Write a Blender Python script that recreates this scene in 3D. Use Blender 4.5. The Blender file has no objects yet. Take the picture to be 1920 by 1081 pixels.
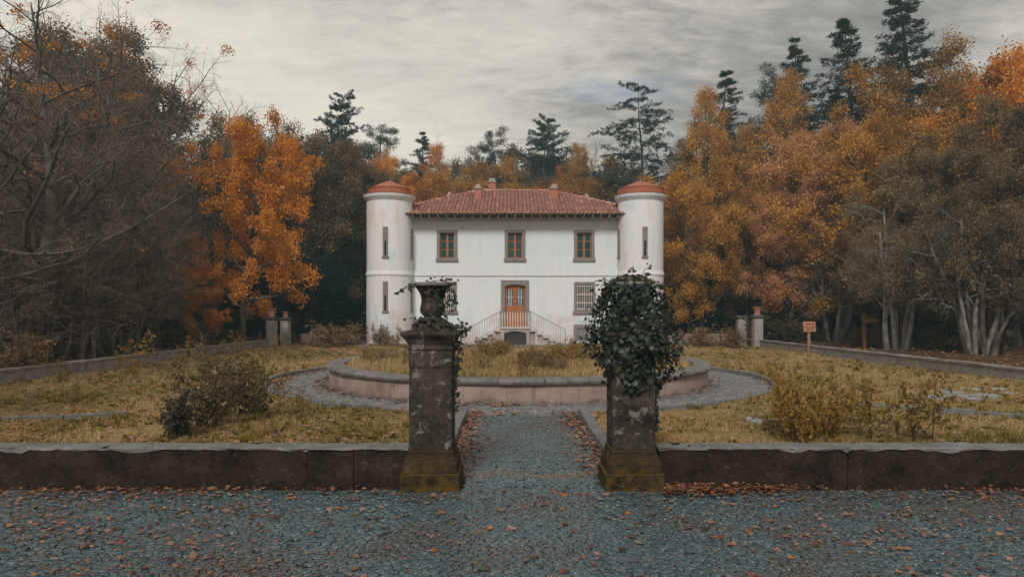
import bpy, math
import numpy as np
from mathutils import Vector

S = bpy.context.scene
COL = S.collection
R_ = math.radians
rng = np.random.default_rng(11)

# ------------------------------------------------------------------ camera
FPX, VX, VY, EYE, CX = 1290.0, 955.0, 575.0, 1.8, -0.22     # photo pixels (1920 wide), metres
cam_d = bpy.data.cameras.new('camera')
cam = bpy.data.objects.new('camera', cam_d); COL.objects.link(cam)
cam.location = (CX, 0, EYE); cam.rotation_euler = (R_(90), 0, 0)
cam_d.sensor_width = 36; cam_d.lens = 36 * FPX / 1920
cam_d.shift_x = (960 - VX) / 1920; cam_d.shift_y = (VY - 540.5) / 1920
cam_d.clip_start = 0.05; cam_d.clip_end = 1000
S.camera = cam
S.render.resolution_x, S.render.resolution_y = 1024, 576

# ------------------------------------------------------------------ light
SUN = Vector((-0.16, -0.74, 0.64)).normalized()
EXPOSURE = 0.5
S.view_settings.view_transform = 'Standard'; S.view_settings.look = 'None'
S.view_settings.gamma = 1; S.view_settings.exposure = EXPOSURE
S.view_settings.use_curve_mapping = False
sd = bpy.data.lights.new('sun', 'SUN'); sd.energy = 1.5; sd.angle = R_(14); sd.color = (1.0, 0.965, 0.93)
so = bpy.data.objects.new('sun', sd); COL.objects.link(so)
so.rotation_euler = (-SUN).to_track_quat('-Z', 'Y').to_euler(); so.location = (-8, -12, 30)
W = bpy.data.worlds.new('World'); S.world = W; W.use_nodes = True


class NT:
    """tiny node-tree writer"""
    def __init__(s, tree): s.t = tree; s.n = tree.nodes; s.l = tree.links
    def add(s, typ, **kw):
        nd = s.n.new(typ)
        for k, v in kw.items(): setattr(nd, k, v)
        return nd
    def put(s, sock, v):
        if isinstance(v, bpy.types.NodeSocket): s.l.new(v, sock)
        elif v is not None:
            if hasattr(sock.default_value, '__len__') and not hasattr(v, '__len__'): v = (v,) * len(sock.default_value)
            if hasattr(sock.default_value, '__len__') and len(sock.default_value) == 4 and len(v) == 3: v = (*v, 1)
            sock.default_value = v
    def pos(s): return s.add('ShaderNodeNewGeometry').outputs['Position']
    def obj(s): return s.add('ShaderNodeTexCoord').outputs['Object']
    def mapv(s, vec, scale=(1, 1, 1), rot=(0, 0, 0), loc=(0, 0, 0)):
        m = s.add('ShaderNodeMapping'); s.put(m.inputs['Vector'], vec)
        m.inputs['Scale'].default_value = scale; m.inputs['Rotation'].default_value = rot; m.inputs['Location'].default_value = loc
        return m.outputs[0]
    def noise(s, vec, scale, detail=4, rough=.55, dist=0.0):
        nd = s.add('ShaderNodeTexNoise'); s.put(nd.inputs['Vector'], vec)
        nd.inputs['Scale'].default_value = scale; nd.inputs['Detail'].default_value = detail
        nd.inputs['Roughness'].default_value = rough; nd.inputs['Distortion'].default_value = dist
        return nd.outputs['Fac']
    def vor(s, vec, scale, feature='F1', out='Distance'):
        nd = s.add('ShaderNodeTexVoronoi', feature=feature); s.put(nd.inputs['Vector'], vec); nd.inputs['Scale'].default_value = scale
        return nd.outputs[out]
    def ramp(s, fac, stops):
        nd = s.add('ShaderNodeValToRGB'); s.put(nd.inputs['Fac'], fac); e = nd.color_ramp.elements
        while len(e) < len(stops): e.new(.5)
        for el, (p, c) in zip(e, stops):
            el.position = p; el.color = (*c, 1) if hasattr(c, '__len__') else (c, c, c, 1)
        return nd.outputs['Color']
    def mix(s, fac, a, b, blend='MIX'):
        nd = s.add('ShaderNodeMix', data_type='RGBA', blend_type=blend)
        s.put(nd.inputs['Factor'], fac); s.put(nd.inputs['A'], a); s.put(nd.inputs['B'], b)
        for i in nd.inputs:
            pass
        return nd.outputs['Result']
    def math(s, op, a, b=0.0, clamp=False):
        nd = s.add('ShaderNodeMath', operation=op, use_clamp=clamp); s.put(nd.inputs[0], a); s.put(nd.inputs[1], b)
        return nd.outputs[0]
    def sep(s, v):
        nd = s.add('ShaderNodeSeparateXYZ'); s.put(nd.inputs[0], v); return nd.outputs
    def bump(s, h, strength=.4, dist=.02):
        nd = s.add('ShaderNodeBump'); s.put(nd.inputs['Height'], h); nd.inputs['Strength'].default_value = strength
        nd.inputs['Distance'].default_value = dist; return nd.outputs[0]


def mixcol(nt, fac, a, b, blend='MIX'):
    nd = nt.n.new('ShaderNodeMix'); nd.data_type = 'RGBA'; nd.blend_type = blend
    ins = {'f': nd.inputs[0], 'a': nd.inputs[6], 'b': nd.inputs[7]}
    nt.put(ins['f'], fac); nt.put(ins['a'], a); nt.put(ins['b'], b)
    return nd.outputs[2]
NT.mix = mixcol

# world: overcast, a blue Nishita sky behind broken stratus
w = NT(W.node_tree); w.n.clear()
sky = w.add('ShaderNodeTexSky'); sky.sky_type = 'NISHITA'; sky.sun_disc = False
sky.sun_elevation = math.asin(SUN.z); sky.sun_rotation = math.atan2(SUN.x, SUN.y)
gen = w.add('ShaderNodeTexCoord').outputs['Generated']
xyz = w.sep(gen)
den = w.math('ADD', w.math('MAXIMUM', xyz[2], 0.0), 0.24)
cv = w.add('ShaderNodeCombineXYZ'); w.put(cv.inputs[0], w.math('DIVIDE', xyz[0], den)); w.put(cv.inputs[1], w.math('DIVIDE', xyz[1], den))
pl = cv.outputs[0]
big = w.noise(w.mapv(pl, (-1, .8, 1), (0, 0, R_(18)), (3.42, 1.2, 0)), .55, 2, .5)
mid = w.noise(w.mapv(pl, (1.1, 2.6, 1), (0, 0, R_(-16)), (0.4, 2.2, 5)), 1.6, 9, .66, .4)
fine = w.noise(w.mapv(pl, (3.2, 6.5, 1), (0, 0, R_(-20)), (8, 1, 2)), 3.4, 9, .68, .35)
dens = w.math('ADD', w.math('ADD', w.math('MULTIPLY', big, 1.7), w.math('MULTIPLY', mid, .55)), w.math('MULTIPLY', fine, .42))
cloud = w.ramp(w.math('SUBTRACT', dens, .77), [(.20, (1.35, 1.30, 1.28)), (.38, (2.5, 2.38, 2.25)), (.56, (4.4, 4.12, 3.7)), (.80, (6.0, 5.55, 4.85))])
gap = w.ramp(w.noise(w.mapv(pl, (1, 2, 1), (0, 0, R_(10)), (1.7, 7.7, 3)), 1.3, 6, .6), [(.28, .22), (.42, 0)])
col = w.mix(gap, cloud, sky.outputs[0])
bg = w.add('ShaderNodeBackground'); w.put(bg.inputs[0], col); bg.inputs[1].default_value = 0.1
wo = w.add('ShaderNodeOutputWorld'); w.l.new(bg.outputs[0], wo.inputs[0])


# ------------------------------------------------------------------ helpers
def at(px, py, Y):
    return np.array([CX + (px - VX) * Y / FPX, Y, EYE - (py - VY) * Y / FPX])

def tag(o, label=None, cat=None, group=None, kind=None):
    if label: o['label'] = label
    if cat: o['category'] = cat
    if group: o['group'] = group
    if kind: o['kind'] = kind
    return o

def empty(name, loc, rz=0.0, sc=None):
    o = bpy.data.objects.new(name, None); COL.objects.link(o)
    o.location = loc; o.rotation_euler = (0, 0, rz); o.empty_display_size = .2
    if sc is not None: o.scale = sc
    return o

def mesh_np(name, V, faces, mats=(), tint=None, smooth=False, midx=None):
    """faces: list of int arrays (n,k)"""
    me = bpy.data.meshes.new(name)
    V = np.asarray(V, np.float32)
    me.vertices.add(len(V)); me.vertices.foreach_set('co', V.ravel())
    faces = [np.asarray(f, np.int32) for f in faces if len(f)]
    loops = np.concatenate([f.ravel() for f in faces]); tot = np.concatenate([np.full(len(f), f.shape[1], np.int32) for f in faces])
    start = np.concatenate([[0], np.cumsum(tot)[:-1]]).astype(np.int32)
    me.loops.add(len(loops)); me.loops.foreach_set('vertex_index', loops)
    me.polygons.add(len(tot)); me.polygons.foreach_set('loop_start', start)
    for m in mats: me.materials.append(m)
    if midx is not None: me.polygons.foreach_set('material_index', np.asarray(midx, np.int32))
    if smooth: me.polygons.foreach_set('use_smooth', np.ones(len(tot), bool))
    if tint is not None:
        a = me.attributes.new('tint', 'FLOAT', 'POINT'); a.data.foreach_set('value', np.asarray(tint, np.float32))
    me.update(calc_edges=True); me.validate()
    return me

def link(name, me, parent=None, loc=(0, 0, 0), rz=0.0):
    o = bpy.data.objects.new(name, me); COL.objects.link(o); o.parent = parent; o.location = loc; o.rotation_euler = (0, 0, rz)
    return o

class MB:
    """collects simple shapes, builds ONE mesh object"""
    def __init__(s): s.V = []; s.F = []; s.M = []; s.n = 0
    def add(s, V, F, m=0):
        V = np.asarray(V, float).reshape(-1, 3); s.V.append(V)
        for f in F: s.F.append([i + s.n for i in f]); s.M.append(m)
        s.n += len(V); return s
    def box(s, x0, x1, y0, y1, z0, z1, m=0):
        V = [(x, y, z) for z in (z0, z1) for y in (y0, y1) for x in (x0, x1)]
        return s.add(V, [(0, 2, 3, 1), (4, 5, 7, 6), (0, 1, 5, 4), (2, 6, 7, 3), (0, 4, 6, 2), (1, 3, 7, 5)], m)
    def bar(s, a, b, w, h=None, m=0):
        a = np.array(a, float); b = np.array(b, float); d = b - a; d /= np.linalg.norm(d); h = h or w
        up = np.array([0, 0, 1.0]) if abs(d[2]) < .95 else np.array([1.0, 0, 0])
        u = np.cross(d, up); u /= np.linalg.norm(u); v = np.cross(u, d)
        V = [p + u * sx * w / 2 + v * sy * h / 2 for p in (a, b) for sx, sy in ((-1, -1), (1, -1), (1, 1), (-1, 1))]
        return s.add(V, [(3, 2, 1, 0), (4, 5, 6, 7), (0, 1, 5, 4), (1, 2, 6, 5), (2, 3, 7, 6), (3, 0, 4, 7)], m)
    def lathe(s, prof, n=32, c=(0, 0), a0=0.0, a1=2 * math.pi, m=0):
        full = abs(a1 - a0 - 2 * math.pi) < 1e-6; k = n if full else n + 1
        ang = [a0 + (a1 - a0) * i / n for i in range(k)]
        V = [(c[0] + r * math.cos(a), c[1] + r * math.sin(a), z) for r, z in prof for a in ang]; F = []
        for j in range(len(prof) - 1):
            for i in range(n):
                i2 = (i + 1) % k; F.append((j * k + i, j * k + i2, (j + 1) * k + i2, (j + 1) * k + i))
        return s.add(V, F, m)
    def prism(s, sq, m=0):
        """stack of centred rectangles [(hx,hy,z,cx,cy)...]"""
        V = []; F = []
        for hx, hy, z, cx, cy in sq: V += [(cx - hx, cy - hy, z), (cx + hx, cy - hy, z), (cx + hx, cy + hy, z), (cx - hx, cy + hy, z)]
        for j in range(len(sq) - 1):
            for i in range(4): i2 = (i + 1) % 4; F.append((j * 4 + i, j * 4 + i2, j * 4 + 4 + i2, j * 4 + 4 + i))
        F.append((3, 2, 1, 0)); e = (len(sq) - 1) * 4; F.append((e, e + 1, e + 2, e + 3))
        return s.add(V, F, m)
    def build(s, name, mats, parent=None, smooth=False, bevel=0, loc=(0, 0, 0)):
        me = bpy.data.meshes.new(name); me.from_pydata(np.concatenate(s.V).tolist(), [], s.F)
        for m in (mats if isinstance(mats, (list, tuple)) else [mats]): me.materials.append(m)
        me.polygons.foreach_set('material_index', s.M)
        if smooth:
            me.polygons.foreach_set('use_smooth', [True] * len(me.polygons)); me.set_sharp_from_angle(angle=R_(40))
        me.update()
        o = link(name, me, parent, loc)
        if bevel:
            b = o.modifiers.new('bevel', 'BEVEL'); b.width = bevel; b.segments = 2; b.limit_method = 'ANGLE'
        return o

def norm(a): return a / np.maximum(np.linalg.norm(a, axis=-1, keepdims=True), 1e-9)

# ------------------------------------------------------------------ materials
def mat(name):
    m = bpy.data.materials.new(name); m.use_nodes = True; nt = NT(m.node_tree); b = nt.n['Principled BSDF']
    return m, nt, b

def simple(name, stops, scale=6, rough=.8, bump=.3, bscale=40, bdist=.01, coords='pos', spec=.5, detail=5):
    m, t, b = mat(name); v = t.pos() if coords == 'pos' else t.obj()
    t.put(b.inputs['Base Color'], t.ramp(t.noise(v, scale, detail, .62), stops)); b.inputs['Roughness'].default_value = rough
    b.inputs['Specular IOR Level'].default_value = spec
    if bump: t.put(b.inputs['Normal'], t.bump(t.noise(v, bscale, 5, .65), bump, bdist))
    return m

M = {}
# white house plaster: greyish-blue and pink weathering in vertical runs, damp pink patches rising from the ground
def plaster(name, amount):
    m, t, b = mat(name); v = t.pos(); z = t.sep(v)[2]
    runs = t.noise(t.mapv(v, (2.2, 2.2, .32)), 1.0, 6, .6, .3)
    blot = t.noise(v, .55, 4, .55)
    c = t.ramp(t.math('ADD', t.math('MULTIPLY', runs, .6), t.math('MULTIPLY', blot, .4)),
               [(.38, (.58, .68, .73)), (.47, (.74, .77, .79)), (.54, (.80, .78, .77)), (.64, (.74, .65, .61))])
    c = t.mix(amount, (.755, .80, .83), c)
    damp = t.math('SUBTRACT', t.math('ADD', t.noise(v, 1.1, 5, .6), t.math('MULTIPLY', z, -.24)), .16)
    c = t.mix(t.ramp(damp, [(.0, 0), (.38, .75)]), c, (.56, .40, .35))
    dirt = t.ramp(t.noise(t.mapv(v, (5, 5, .5)), 1.4, 6, .7), [(.52, 0), (.74, .6)])
    c = t.mix(t.math('MULTIPLY', dirt, t.math('MULTIPLY', amount, .7)), c, (.44, .43, .42))
    t.put(b.inputs['Base Color'], c); b.inputs['Roughness'].default_value = .85
    t.put(b.inputs['Normal'], t.bump(t.noise(v, 22, 5, .6), .12, .01))
    return m
M['plaster'] = plaster('white_plaster', .42)
M['tower_plaster'] = plaster('weathered_tower_plaster', 1.0)
M['surround'] = simple('grey_stone_surround', [(.3, (.20, .165, .155)), (.7, (.29, .25, .24))], 9, .8, .2)
M['cornice'] = simple('cornice_plaster', [(.3, (.46, .42, .40)), (.7, (.62, .58, .55))], 4, .85, .15)
M['wood'] = simple('orange_wood', [(.3, (.33, .09, .022)), (.7, (.52, .17, .045))], 14, .5, .2, 60)
M['dark'] = simple('painted_interior_shade', [(.3, (.008, .01, .011)), (.7, (.016, .018, .02))], 5, .9, 0)  # near-black colour stands in for the shade inside openings
m, t, b = mat('window_glass'); b.inputs['Base Color'].default_value = (.02, .075, .082, 1); b.inputs['Roughness'].default_value = .06
t.put(b.inputs['Normal'], t.bump(t.noise(t.pos(), 1.6, 2), .05, .05)); M['glass'] = m
M['iron'] = simple('painted_iron', [(.3, (.14, .12, .115)), (.7, (.25, .22, .21))], 20, .6, .1)
M['white_iron'] = simple('white_painted_iron', [(.3, (.62, .59, .57)), (.7, (.76, .74, .72))], 20, .6, .1)
M['red_metal'] = simple('red_painted_roof', [(.3, (.30, .075, .04)), (.55, (.40, .115, .06)), (.75, (.33, .13, .08))], 3, .6, .15)
M['stair_stone'] = simple('stair_stone', [(.25, (.20, .165, .155)), (.5, (.42, .35, .32)), (.72, (.58, .54, .51))], 2.4, .85, .3)
M['brick_red'] = simple('chimney_brick', [(.3, (.36, .12, .075)), (.7, (.50, .20, .13))], 8, .85, .3)
M['chimney_cap'] = simple('chimney_cap_stone', [(.3, (.30, .23, .19)), (.7, (.42, .33, .28))], 8, .85, .3)
m, t, b = mat('terracotta_tiles'); v = t.pos()
tn = t.add('ShaderNodeAttribute'); tn.attribute_name = 'tint'
c = t.ramp(tn.outputs['Fac'], [(0, (.23, .095, .07)), (.4, (.33, .145, .11)), (.75, (.42, .19, .14)), (1, (.52, .30, .22))])
c = t.mix(t.ramp(t.noise(v, 1.4, 5, .65), [(.5, 0), (.75, .55)]), c, (.24, .17, .15))
t.put(b.inputs['Base Color'], c); b.inputs['Roughness'].default_value = .85; t.put(b.inputs['Normal'], t.bump(t.noise(v, 30, 4), .25, .01)); M['tile'] = m
M['roof_under'] = simple('roof_underlay', [(.3, (.10, .06, .05)), (.7, (.16, .09, .075))], 5, .9, 0)

def old_stone(name, dark, light, lichen, lich_amt, moss=None, mossz=0.0):
    m, t, b = mat(name); v = t.pos(); z = t.sep(v)[2]
    n1 = t.noise(v, 3.2, 7, .66); n2 = t.noise(v, 26, 6, .7)
    c = t.ramp(t.math('ADD', t.math('MULTIPLY', n1, .6), t.math('MULTIPLY', n2, .4)), [(.36, dark), (.62, light)])
    sp = t.ramp(t.noise(v, 7.5, 7, .72, .4), [(.575 - lich_amt, 0), (.64 - lich_amt, 1)])
    c = t.mix(t.math('MULTIPLY', sp, .75), c, lichen)
    dots = t.ramp(t.vor(v, 34), [(.10, .6), (.2, 0)])
    c = t.mix(t.math('MULTIPLY', dots, t.ramp(n1, [(.4, 0), (.6, 1)])), c, lichen)
    if moss:
        mk = t.math('ADD', t.noise(v, 7, 8, .72), t.math('MULTIPLY', t.math('SUBTRACT', z, mossz), -.5))
        c = t.mix(t.ramp(mk, [(.52, 0), (.66, .75)]), c, moss)
        nz_ = t.sep(t.add('ShaderNodeNewGeometry').outputs['True Normal'])[2]
        c = t.mix(t.math('MULTIPLY', t.ramp(nz_, [(.3, 0), (.7, .9)]), t.ramp(t.noise(v, 11, 6, .7), [(.36, 0), (.52, 1)])), c, moss)
    t.put(b.inputs['Base Color'], c); b.inputs['Roughness'].default_value = .92; b.inputs['Specular IOR Level'].default_value = .12
    h = t.math('ADD', t.noise(v, 12, 8, .72), t.math('MULTIPLY', t.noise(v, 70, 4, .7), .4))
    t.put(b.inputs['Normal'], t.bump(h, .9, .018))
    return m
M['pier'] = old_stone('lichened_pier_stone', (.015, .012, .010), (.098, .078, .064), (.28, .255, .23), .018)
M['pier_base'] = old_stone('mossy_plinth_stone', (.014, .011, .008), (.066, .047, .028), (.17, .145, .10), -.03, (.125, .080, .014), .26)
M['lowwall'] = old_stone('damp_wall_stone', (.006, .0045, .0035), (.060, .040, .030), (.12, .098, .085), -.03)
M['coping'] = old_stone('skylit_coping_mortar', (.13, .12, .115), (.27, .26, .25), (.34, .33, .32), .0)  # mortar tone also carries the sky light on the wall tops
M['kerb'] = old_stone('kerb_stone', (.12, .12, .12), (.25, .25, .25), (.32, .32, .31), -.02)
M['sidewall'] = old_stone('side_wall_stone', (.15, .13, .118), (.34, .305, .28), (.44, .41, .385), .0)
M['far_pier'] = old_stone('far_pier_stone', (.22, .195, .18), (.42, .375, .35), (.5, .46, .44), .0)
M['ring_coping'] = old_stone('basin_coping_stone', (.10, .092, .084), (.27, .25, .235), (.36, .34, .32), .0)
m, t, b = mat('pink_basin_plaster'); v = t.pos(); z = t.sep(v)[2]
c = t.ramp(t.noise(v, 1.7, 7, .62), [(.34, (.25, .165, .138)), (.5, (.36, .25, .212)), (.68, (.43, .325, .285))])
streak = t.ramp(t.noise(t.mapv(v, (6, 6, .6)), 1, 6, .7), [(.52, 0), (.72, .75)])
c = t.mix(streak, c, (.17, .115, .095))
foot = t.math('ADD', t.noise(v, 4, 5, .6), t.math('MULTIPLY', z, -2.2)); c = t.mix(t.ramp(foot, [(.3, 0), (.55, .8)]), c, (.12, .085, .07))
wv = t.add('ShaderNodeVectorMath', operation='ADD'); t.put(wv.inputs[0], v); nz = t.add('ShaderNodeTexNoise'); t.put(nz.inputs['Vector'], v); nz.inputs['Scale'].default_value = 2.5; nz.inputs['Detail'].default_value = 6; t.l.new(nz.outputs['Color'], wv.inputs[1])
crack = t.ramp(t.vor(t.mapv(wv.outputs[0], (.5, .5, .9)), .9, 'DISTANCE_TO_EDGE'), [(.0, .0), (.007, 1)])
crack = t.mix(t.ramp(t.noise(v, .6, 2), [(.50, 0), (.56, 1)]), (1, 1, 1), crack)
c = t.mix(crack, (.06, .04, .035), c)
t.put(b.inputs['Base Color'], c); b.inputs['Roughness'].default_value = .9; t.put(b.inputs['Normal'], t.bump(t.math('ADD', t.noise(v, 14, 6, .65), t.math('MULTIPLY', crack, .5)), .5, .015)); M['ring_plaster'] = m
M['terracotta'] = simple('terracotta_pot', [(.3, (.36, .14, .10)), (.7, (.50, .23, .17))], 9, .85, .2)
M['signwood'] = simple('sign_wood', [(.3, (.40, .17, .10)), (.7, (.55, .27, .17))], 12, .8, .3, 50)
M['signwood_dark'] = simple('dark_sign_wood', [(.3, (.17, .065, .02)), (.7, (.28, .12, .04))], 12, .8, .3, 50)
M['post'] = simple('post_wood', [(.3, (.26, .13, .075)), (.7, (.40, .23, .15))], 12, .8, .3, 50)
M['paint'] = simple('dark_lettering', [(.3, (.07, .02, .01)), (.7, (.10, .03, .02))], 12, .8, 0)
M['block'] = old_stone('rough_block_stone', (.05, .046, .042), (.13, .115, .105), (.2, .19, .18), -.05)
M['white_stone'] = old_stone('pale_flat_stone', (.15, .15, .15), (.40, .40, .40), (.48, .48, .48), .0)

# cobbles: wet blue-grey basalt, tint varies stone by stone
m, t, b = mat('wet_cobbles'); v = t.pos()
tn = t.add('ShaderNodeAttribute'); tn.attribute_name = 'tint'
oi = t.add('ShaderNodeObjectInfo').outputs['Random']
c = t.ramp(tn.outputs['Fac'], [(0, (.038, .062, .071)), (.5, (.064, .104, .118)), (.85, (.100, .146, .158)), (1, (.12, .118, .108))])
c = t.mix(t.ramp(t.noise(v, 60, 5, .7), [(.4, 0), (.75, .4)]), c, (.16, .18, .185))
dirt = t.ramp(t.noise(v, .75, 6, .62, .3), [(.47, 0), (.66, .8)])
c = t.mix(dirt, c, (.080, .060, .050))
vx = t.sep(v); band = t.math('SUBTRACT', t.math('ADD', vx[1], t.math('MULTIPLY', t.math('SINE', t.math('MULTIPLY', vx[0], 5.0)), .07)), 7.40)
band = t.math('ADD', t.math('ABSOLUTE', band), t.math('MULTIPLY', t.noise(v, 5, 6, .7), .55))
inx = t.ramp(t.math('ABSOLUTE', vx[0]), [(.60, 1), (.80, 0)])
c = t.mix(t.math('MULTIPLY', t.ramp(band, [(.27, .85), (.47, 0)]), inx), c, (.15, .105, .065))
t.put(b.inputs['Base Color'], c)
t.put(b.inputs['Roughness'], t.ramp(t.noise(v, 1.1, 5, .6), [(.34, .17), (.64, .36)]))
t.put(b.inputs['Normal'], t.bump(t.noise(v, 90, 4, .6), .12, .004)); M['cobble'] = m
M['joint'] = simple('wet_joint_soil', [(.3, (.020, .018, .016)), (.7, (.055, .044, .036))], 8, .85, .5, 60)
# distant sett paving of the ring path (stones below a few pixels)
m, t, b = mat('gravel_setts'); v = t.pos()
vc = t.add('ShaderNodeTexVoronoi'); t.put(vc.inputs['Vector'], v); vc.inputs['Scale'].default_value = 13
c = t.ramp(t.sep(vc.outputs['Color'])[0], [(0, (.16, .165, .17)), (.6, (.27, .27, .275)), (1, (.38, .37, .365))])
ed = t.vor(v, 13, 'DISTANCE_TO_EDGE'); c = t.mix(t.ramp(ed, [(.02, 1), (.10, 0)]), c, (.05, .045, .04))
c = t.mix(t.ramp(t.noise(v, .9, 6, .65), [(.52, 0), (.75, .7)]), c, (.17, .12, .10))
t.put(b.inputs['Base Color'], c); b.inputs['Roughness'].default_value = .6
t.put(b.inputs['Normal'], t.bump(t.ramp(ed, [(0, 0), (.15, 1)]), .6, .012)); M['setts'] = m

def soil(name, stops, stops2, s1=1.2):
    m, t, b = mat(name); v = t.pos()
    a = t.ramp(t.noise(v, s1, 7, .68), stops); fine = t.noise(v, 22, 6, .7)
    c = t.mix(t.ramp(fine, [(.42, 0), (.62, .8)]), a, t.ramp(t.noise(v, 9, 5, .7), stops2))
    t.put(b.inputs['Base Color'], c); b.inputs['Roughness'].default_value = .95; b.inputs['Specular IOR Level'].default_value = .15
    t.put(b.inputs['Normal'], t.bump(fine, .9, .03)); return m
M['lawn'] = soil('dry_lawn_soil', [(.35, (.20, .155, .06)), (.5, (.31, .215, .095)), (.66, (.38, .235, .12))], [(.35, (.15, .10, .045)), (.65, (.40, .27, .14))])
M['litter_floor'] = soil('leaf_litter_floor', [(.35, (.055, .034, .018)), (.5, (.10, .058, .03)), (.68, (.17, .085, .04))], [(.35, (.03, .02, .012)), (.65, (.20, .10, .05))], .9)
M['mud'] = soil('sandy_mud', [(.35, (.10, .075, .05)), (.65, (.19, .13, .075))], [(.35, (.09, .06, .03)), (.65, (.22, .15, .08))], 4)

def leaf_mat(name, cols, transl=.35, rough=.6, vary=.5):
    m, t, b = mat(name)
    tn = t.add('ShaderNodeAttribute'); tn.attribute_name = 'tint'
    oi = t.add('ShaderNodeObjectInfo').outputs['Random']
    f = t.math('ADD', tn.outputs['Fac'], t.math('MULTIPLY', t.math('SUBTRACT', oi, .5), vary), True)
    k = len(cols) - 1
    c = t.ramp(f, [(i / k, q) for i, q in enumerate(cols)])
    t.put(b.inputs['Base Color'], c); b.inputs['Roughness'].default_value = rough; b.inputs['Specular IOR Level'].default_value = .3
    tr = t.add('ShaderNodeBsdfTranslucent'); t.put(tr.inputs[0], c)
    mx = t.add('ShaderNodeMixShader'); mx.inputs[0].default_value = transl
    t.l.new(b.outputs[0], mx.inputs[1]); t.l.new(tr.outputs[0], mx.inputs[2]); t.l.new(mx.outputs[0], t.n['Material Output'].inputs[0])
    return m
M['orange'] = leaf_mat('orange_leaves', [(0.414, 0.144, 0.016), (0.644, 0.247, 0.025), (0.850, 0.380, 0.046), (0.552, 0.208, 0.035)])
M['gold'] = leaf_mat('golden_leaves', [(0.291, 0.151, 0.031), (0.491, 0.252, 0.044), (0.671, 0.352, 0.068), (0.559, 0.274, 0.085)])
M['bronze'] = leaf_mat('bronze_leaves', [(0.274, 0.137, 0.035), (0.461, 0.242, 0.051), (0.630, 0.325, 0.068), (0.503, 0.274, 0.105)])
M['peach'] = leaf_mat('peach_leaves', [(0.362, 0.181, 0.090), (0.557, 0.278, 0.119), (0.724, 0.377, 0.167), (0.473, 0.251, 0.139)])
M['brown'] = leaf_mat('brown_leaves', [(0.129, 0.087, 0.045), (0.218, 0.148, 0.074), (0.319, 0.218, 0.106), (0.269, 0.162, 0.067)])
M['olive'] = leaf_mat('dark_olive_leaves', [(.030, .029, .014), (.060, .055, .026), (.102, .086, .036), (.144, .102, .036)])
M['ever'] = leaf_mat('haze_tinted_evergreen_leaves', [(.010, .028, .030), (.019, .048, .050), (.031, .066, .066), (.046, .068, .058)], .2)  # teal of the distant haze is mixed into the leaf colour
M['fir'] = leaf_mat('fir_needles', [(.018, .024, .021), (.032, .038, .031), (.05, .052, .04), (.085, .066, .04)], .2)
M['cedar'] = leaf_mat('cedar_needles', [(.024, .040, .042), (.040, .057, .058), (.061, .077, .073), (.083, .088, .077)], .2)
M['ivy'] = leaf_mat('ivy_leaves', [(.010, .016, .013), (.019, .029, .023), (.034, .046, .035), (.055, .062, .04), (.20, .12, .02)], .15, .42, .15)
M['weed'] = leaf_mat('yellowing_weeds', [(.120, .102, .018), (.228, .168, .024), (.336, .228, .034), (.144, .120, .060)])
M['rose'] = leaf_mat('autumn_shrub_leaves', [(0.151, 0.097, 0.030), (0.279, 0.172, 0.039), (0.429, 0.257, 0.047), (0.322, 0.161, 0.064)])
M['bush_dark'] = leaf_mat('grey_green_bush_leaves', [(.041, .038, .027), (.081, .073, .049), (.146, .127, .084), (.237, .192, .109)])
M['olive_shrub'] = leaf_mat('olive_brown_shrub_leaves', [(.055, .042, .020), (.10, .078, .036), (.16, .122, .055), (.19, .125, .06)])
M['dry'] = leaf_mat('dry_shrub_leaves', [(.163, .100, .044), (.250, .156, .069), (.350, .231, .106), (.275, .150, .088)])
M['grass'] = leaf_mat('dry_grass_blades', [(.19, .16, .055), (.34, .24, .095), (.47, .32, .145), (.52, .37, .20)], .3)
M['fallen'] = leaf_mat('fallen_leaves', [(0.085, 0.032, 0.018), (0.19, 0.075, 0.038), (0.29, 0.135, 0.078), (0.38, 0.22, 0.14), (0.42, 0.15, 0.035)], .1, .55, .2)
def flat_leaf(name, a, b_): return leaf_mat(name, [a, tuple((p + q) / 2 for p, q in zip(a, b_)), b_], .1, .5, .5)
M['leaf_orange'] = flat_leaf('bright_orange_leaf', (.42, .12, .015), (.55, .20, .03))
M['leaf_tan'] = flat_leaf('pale_tan_leaf', (.26, .145, .095), (.42, .26, .18))
M['leaf_brown'] = flat_leaf('red_brown_leaf', (.16, .055, .03), (.28, .10, .055))
def bark(name, a, b_, c_):
    return simple(name, [(.32, a), (.5, b_), (.68, c_)], 3.5, .92, .8, 16, .04, 'obj', .2, 7)
M['bark'] = bark('grey_brown_bark', (.05, .040, .032), (.11, .09, .074), (.19, .158, .132))
M['bark_pale'] = bark('pale_bark', (.12, .105, .092), (.24, .215, .195), (.36, .33, .31))
M['bark_dark'] = bark('dark_bark', (.018, .015, .012), (.04, .032, .026), (.07, .058, .048))
M['twig'] = bark('grey_twigs', (.15, .108, .080), (.27, .200, .150), (.38, .295, .235))
M['twig_brown'] = bark('brown_twigs', (.035, .024, .016), (.06, .042, .028), (.10, .07, .048))

# ------------------------------------------------------------------ the setting
def sheet(name, poly, z, material, label=None):
    b = MB(); b.add([(x, y, z) for x, y in poly], [tuple(range(len(poly)))])
    o = b.build(name, material); o['kind'] = 'structure'; return o

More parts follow.
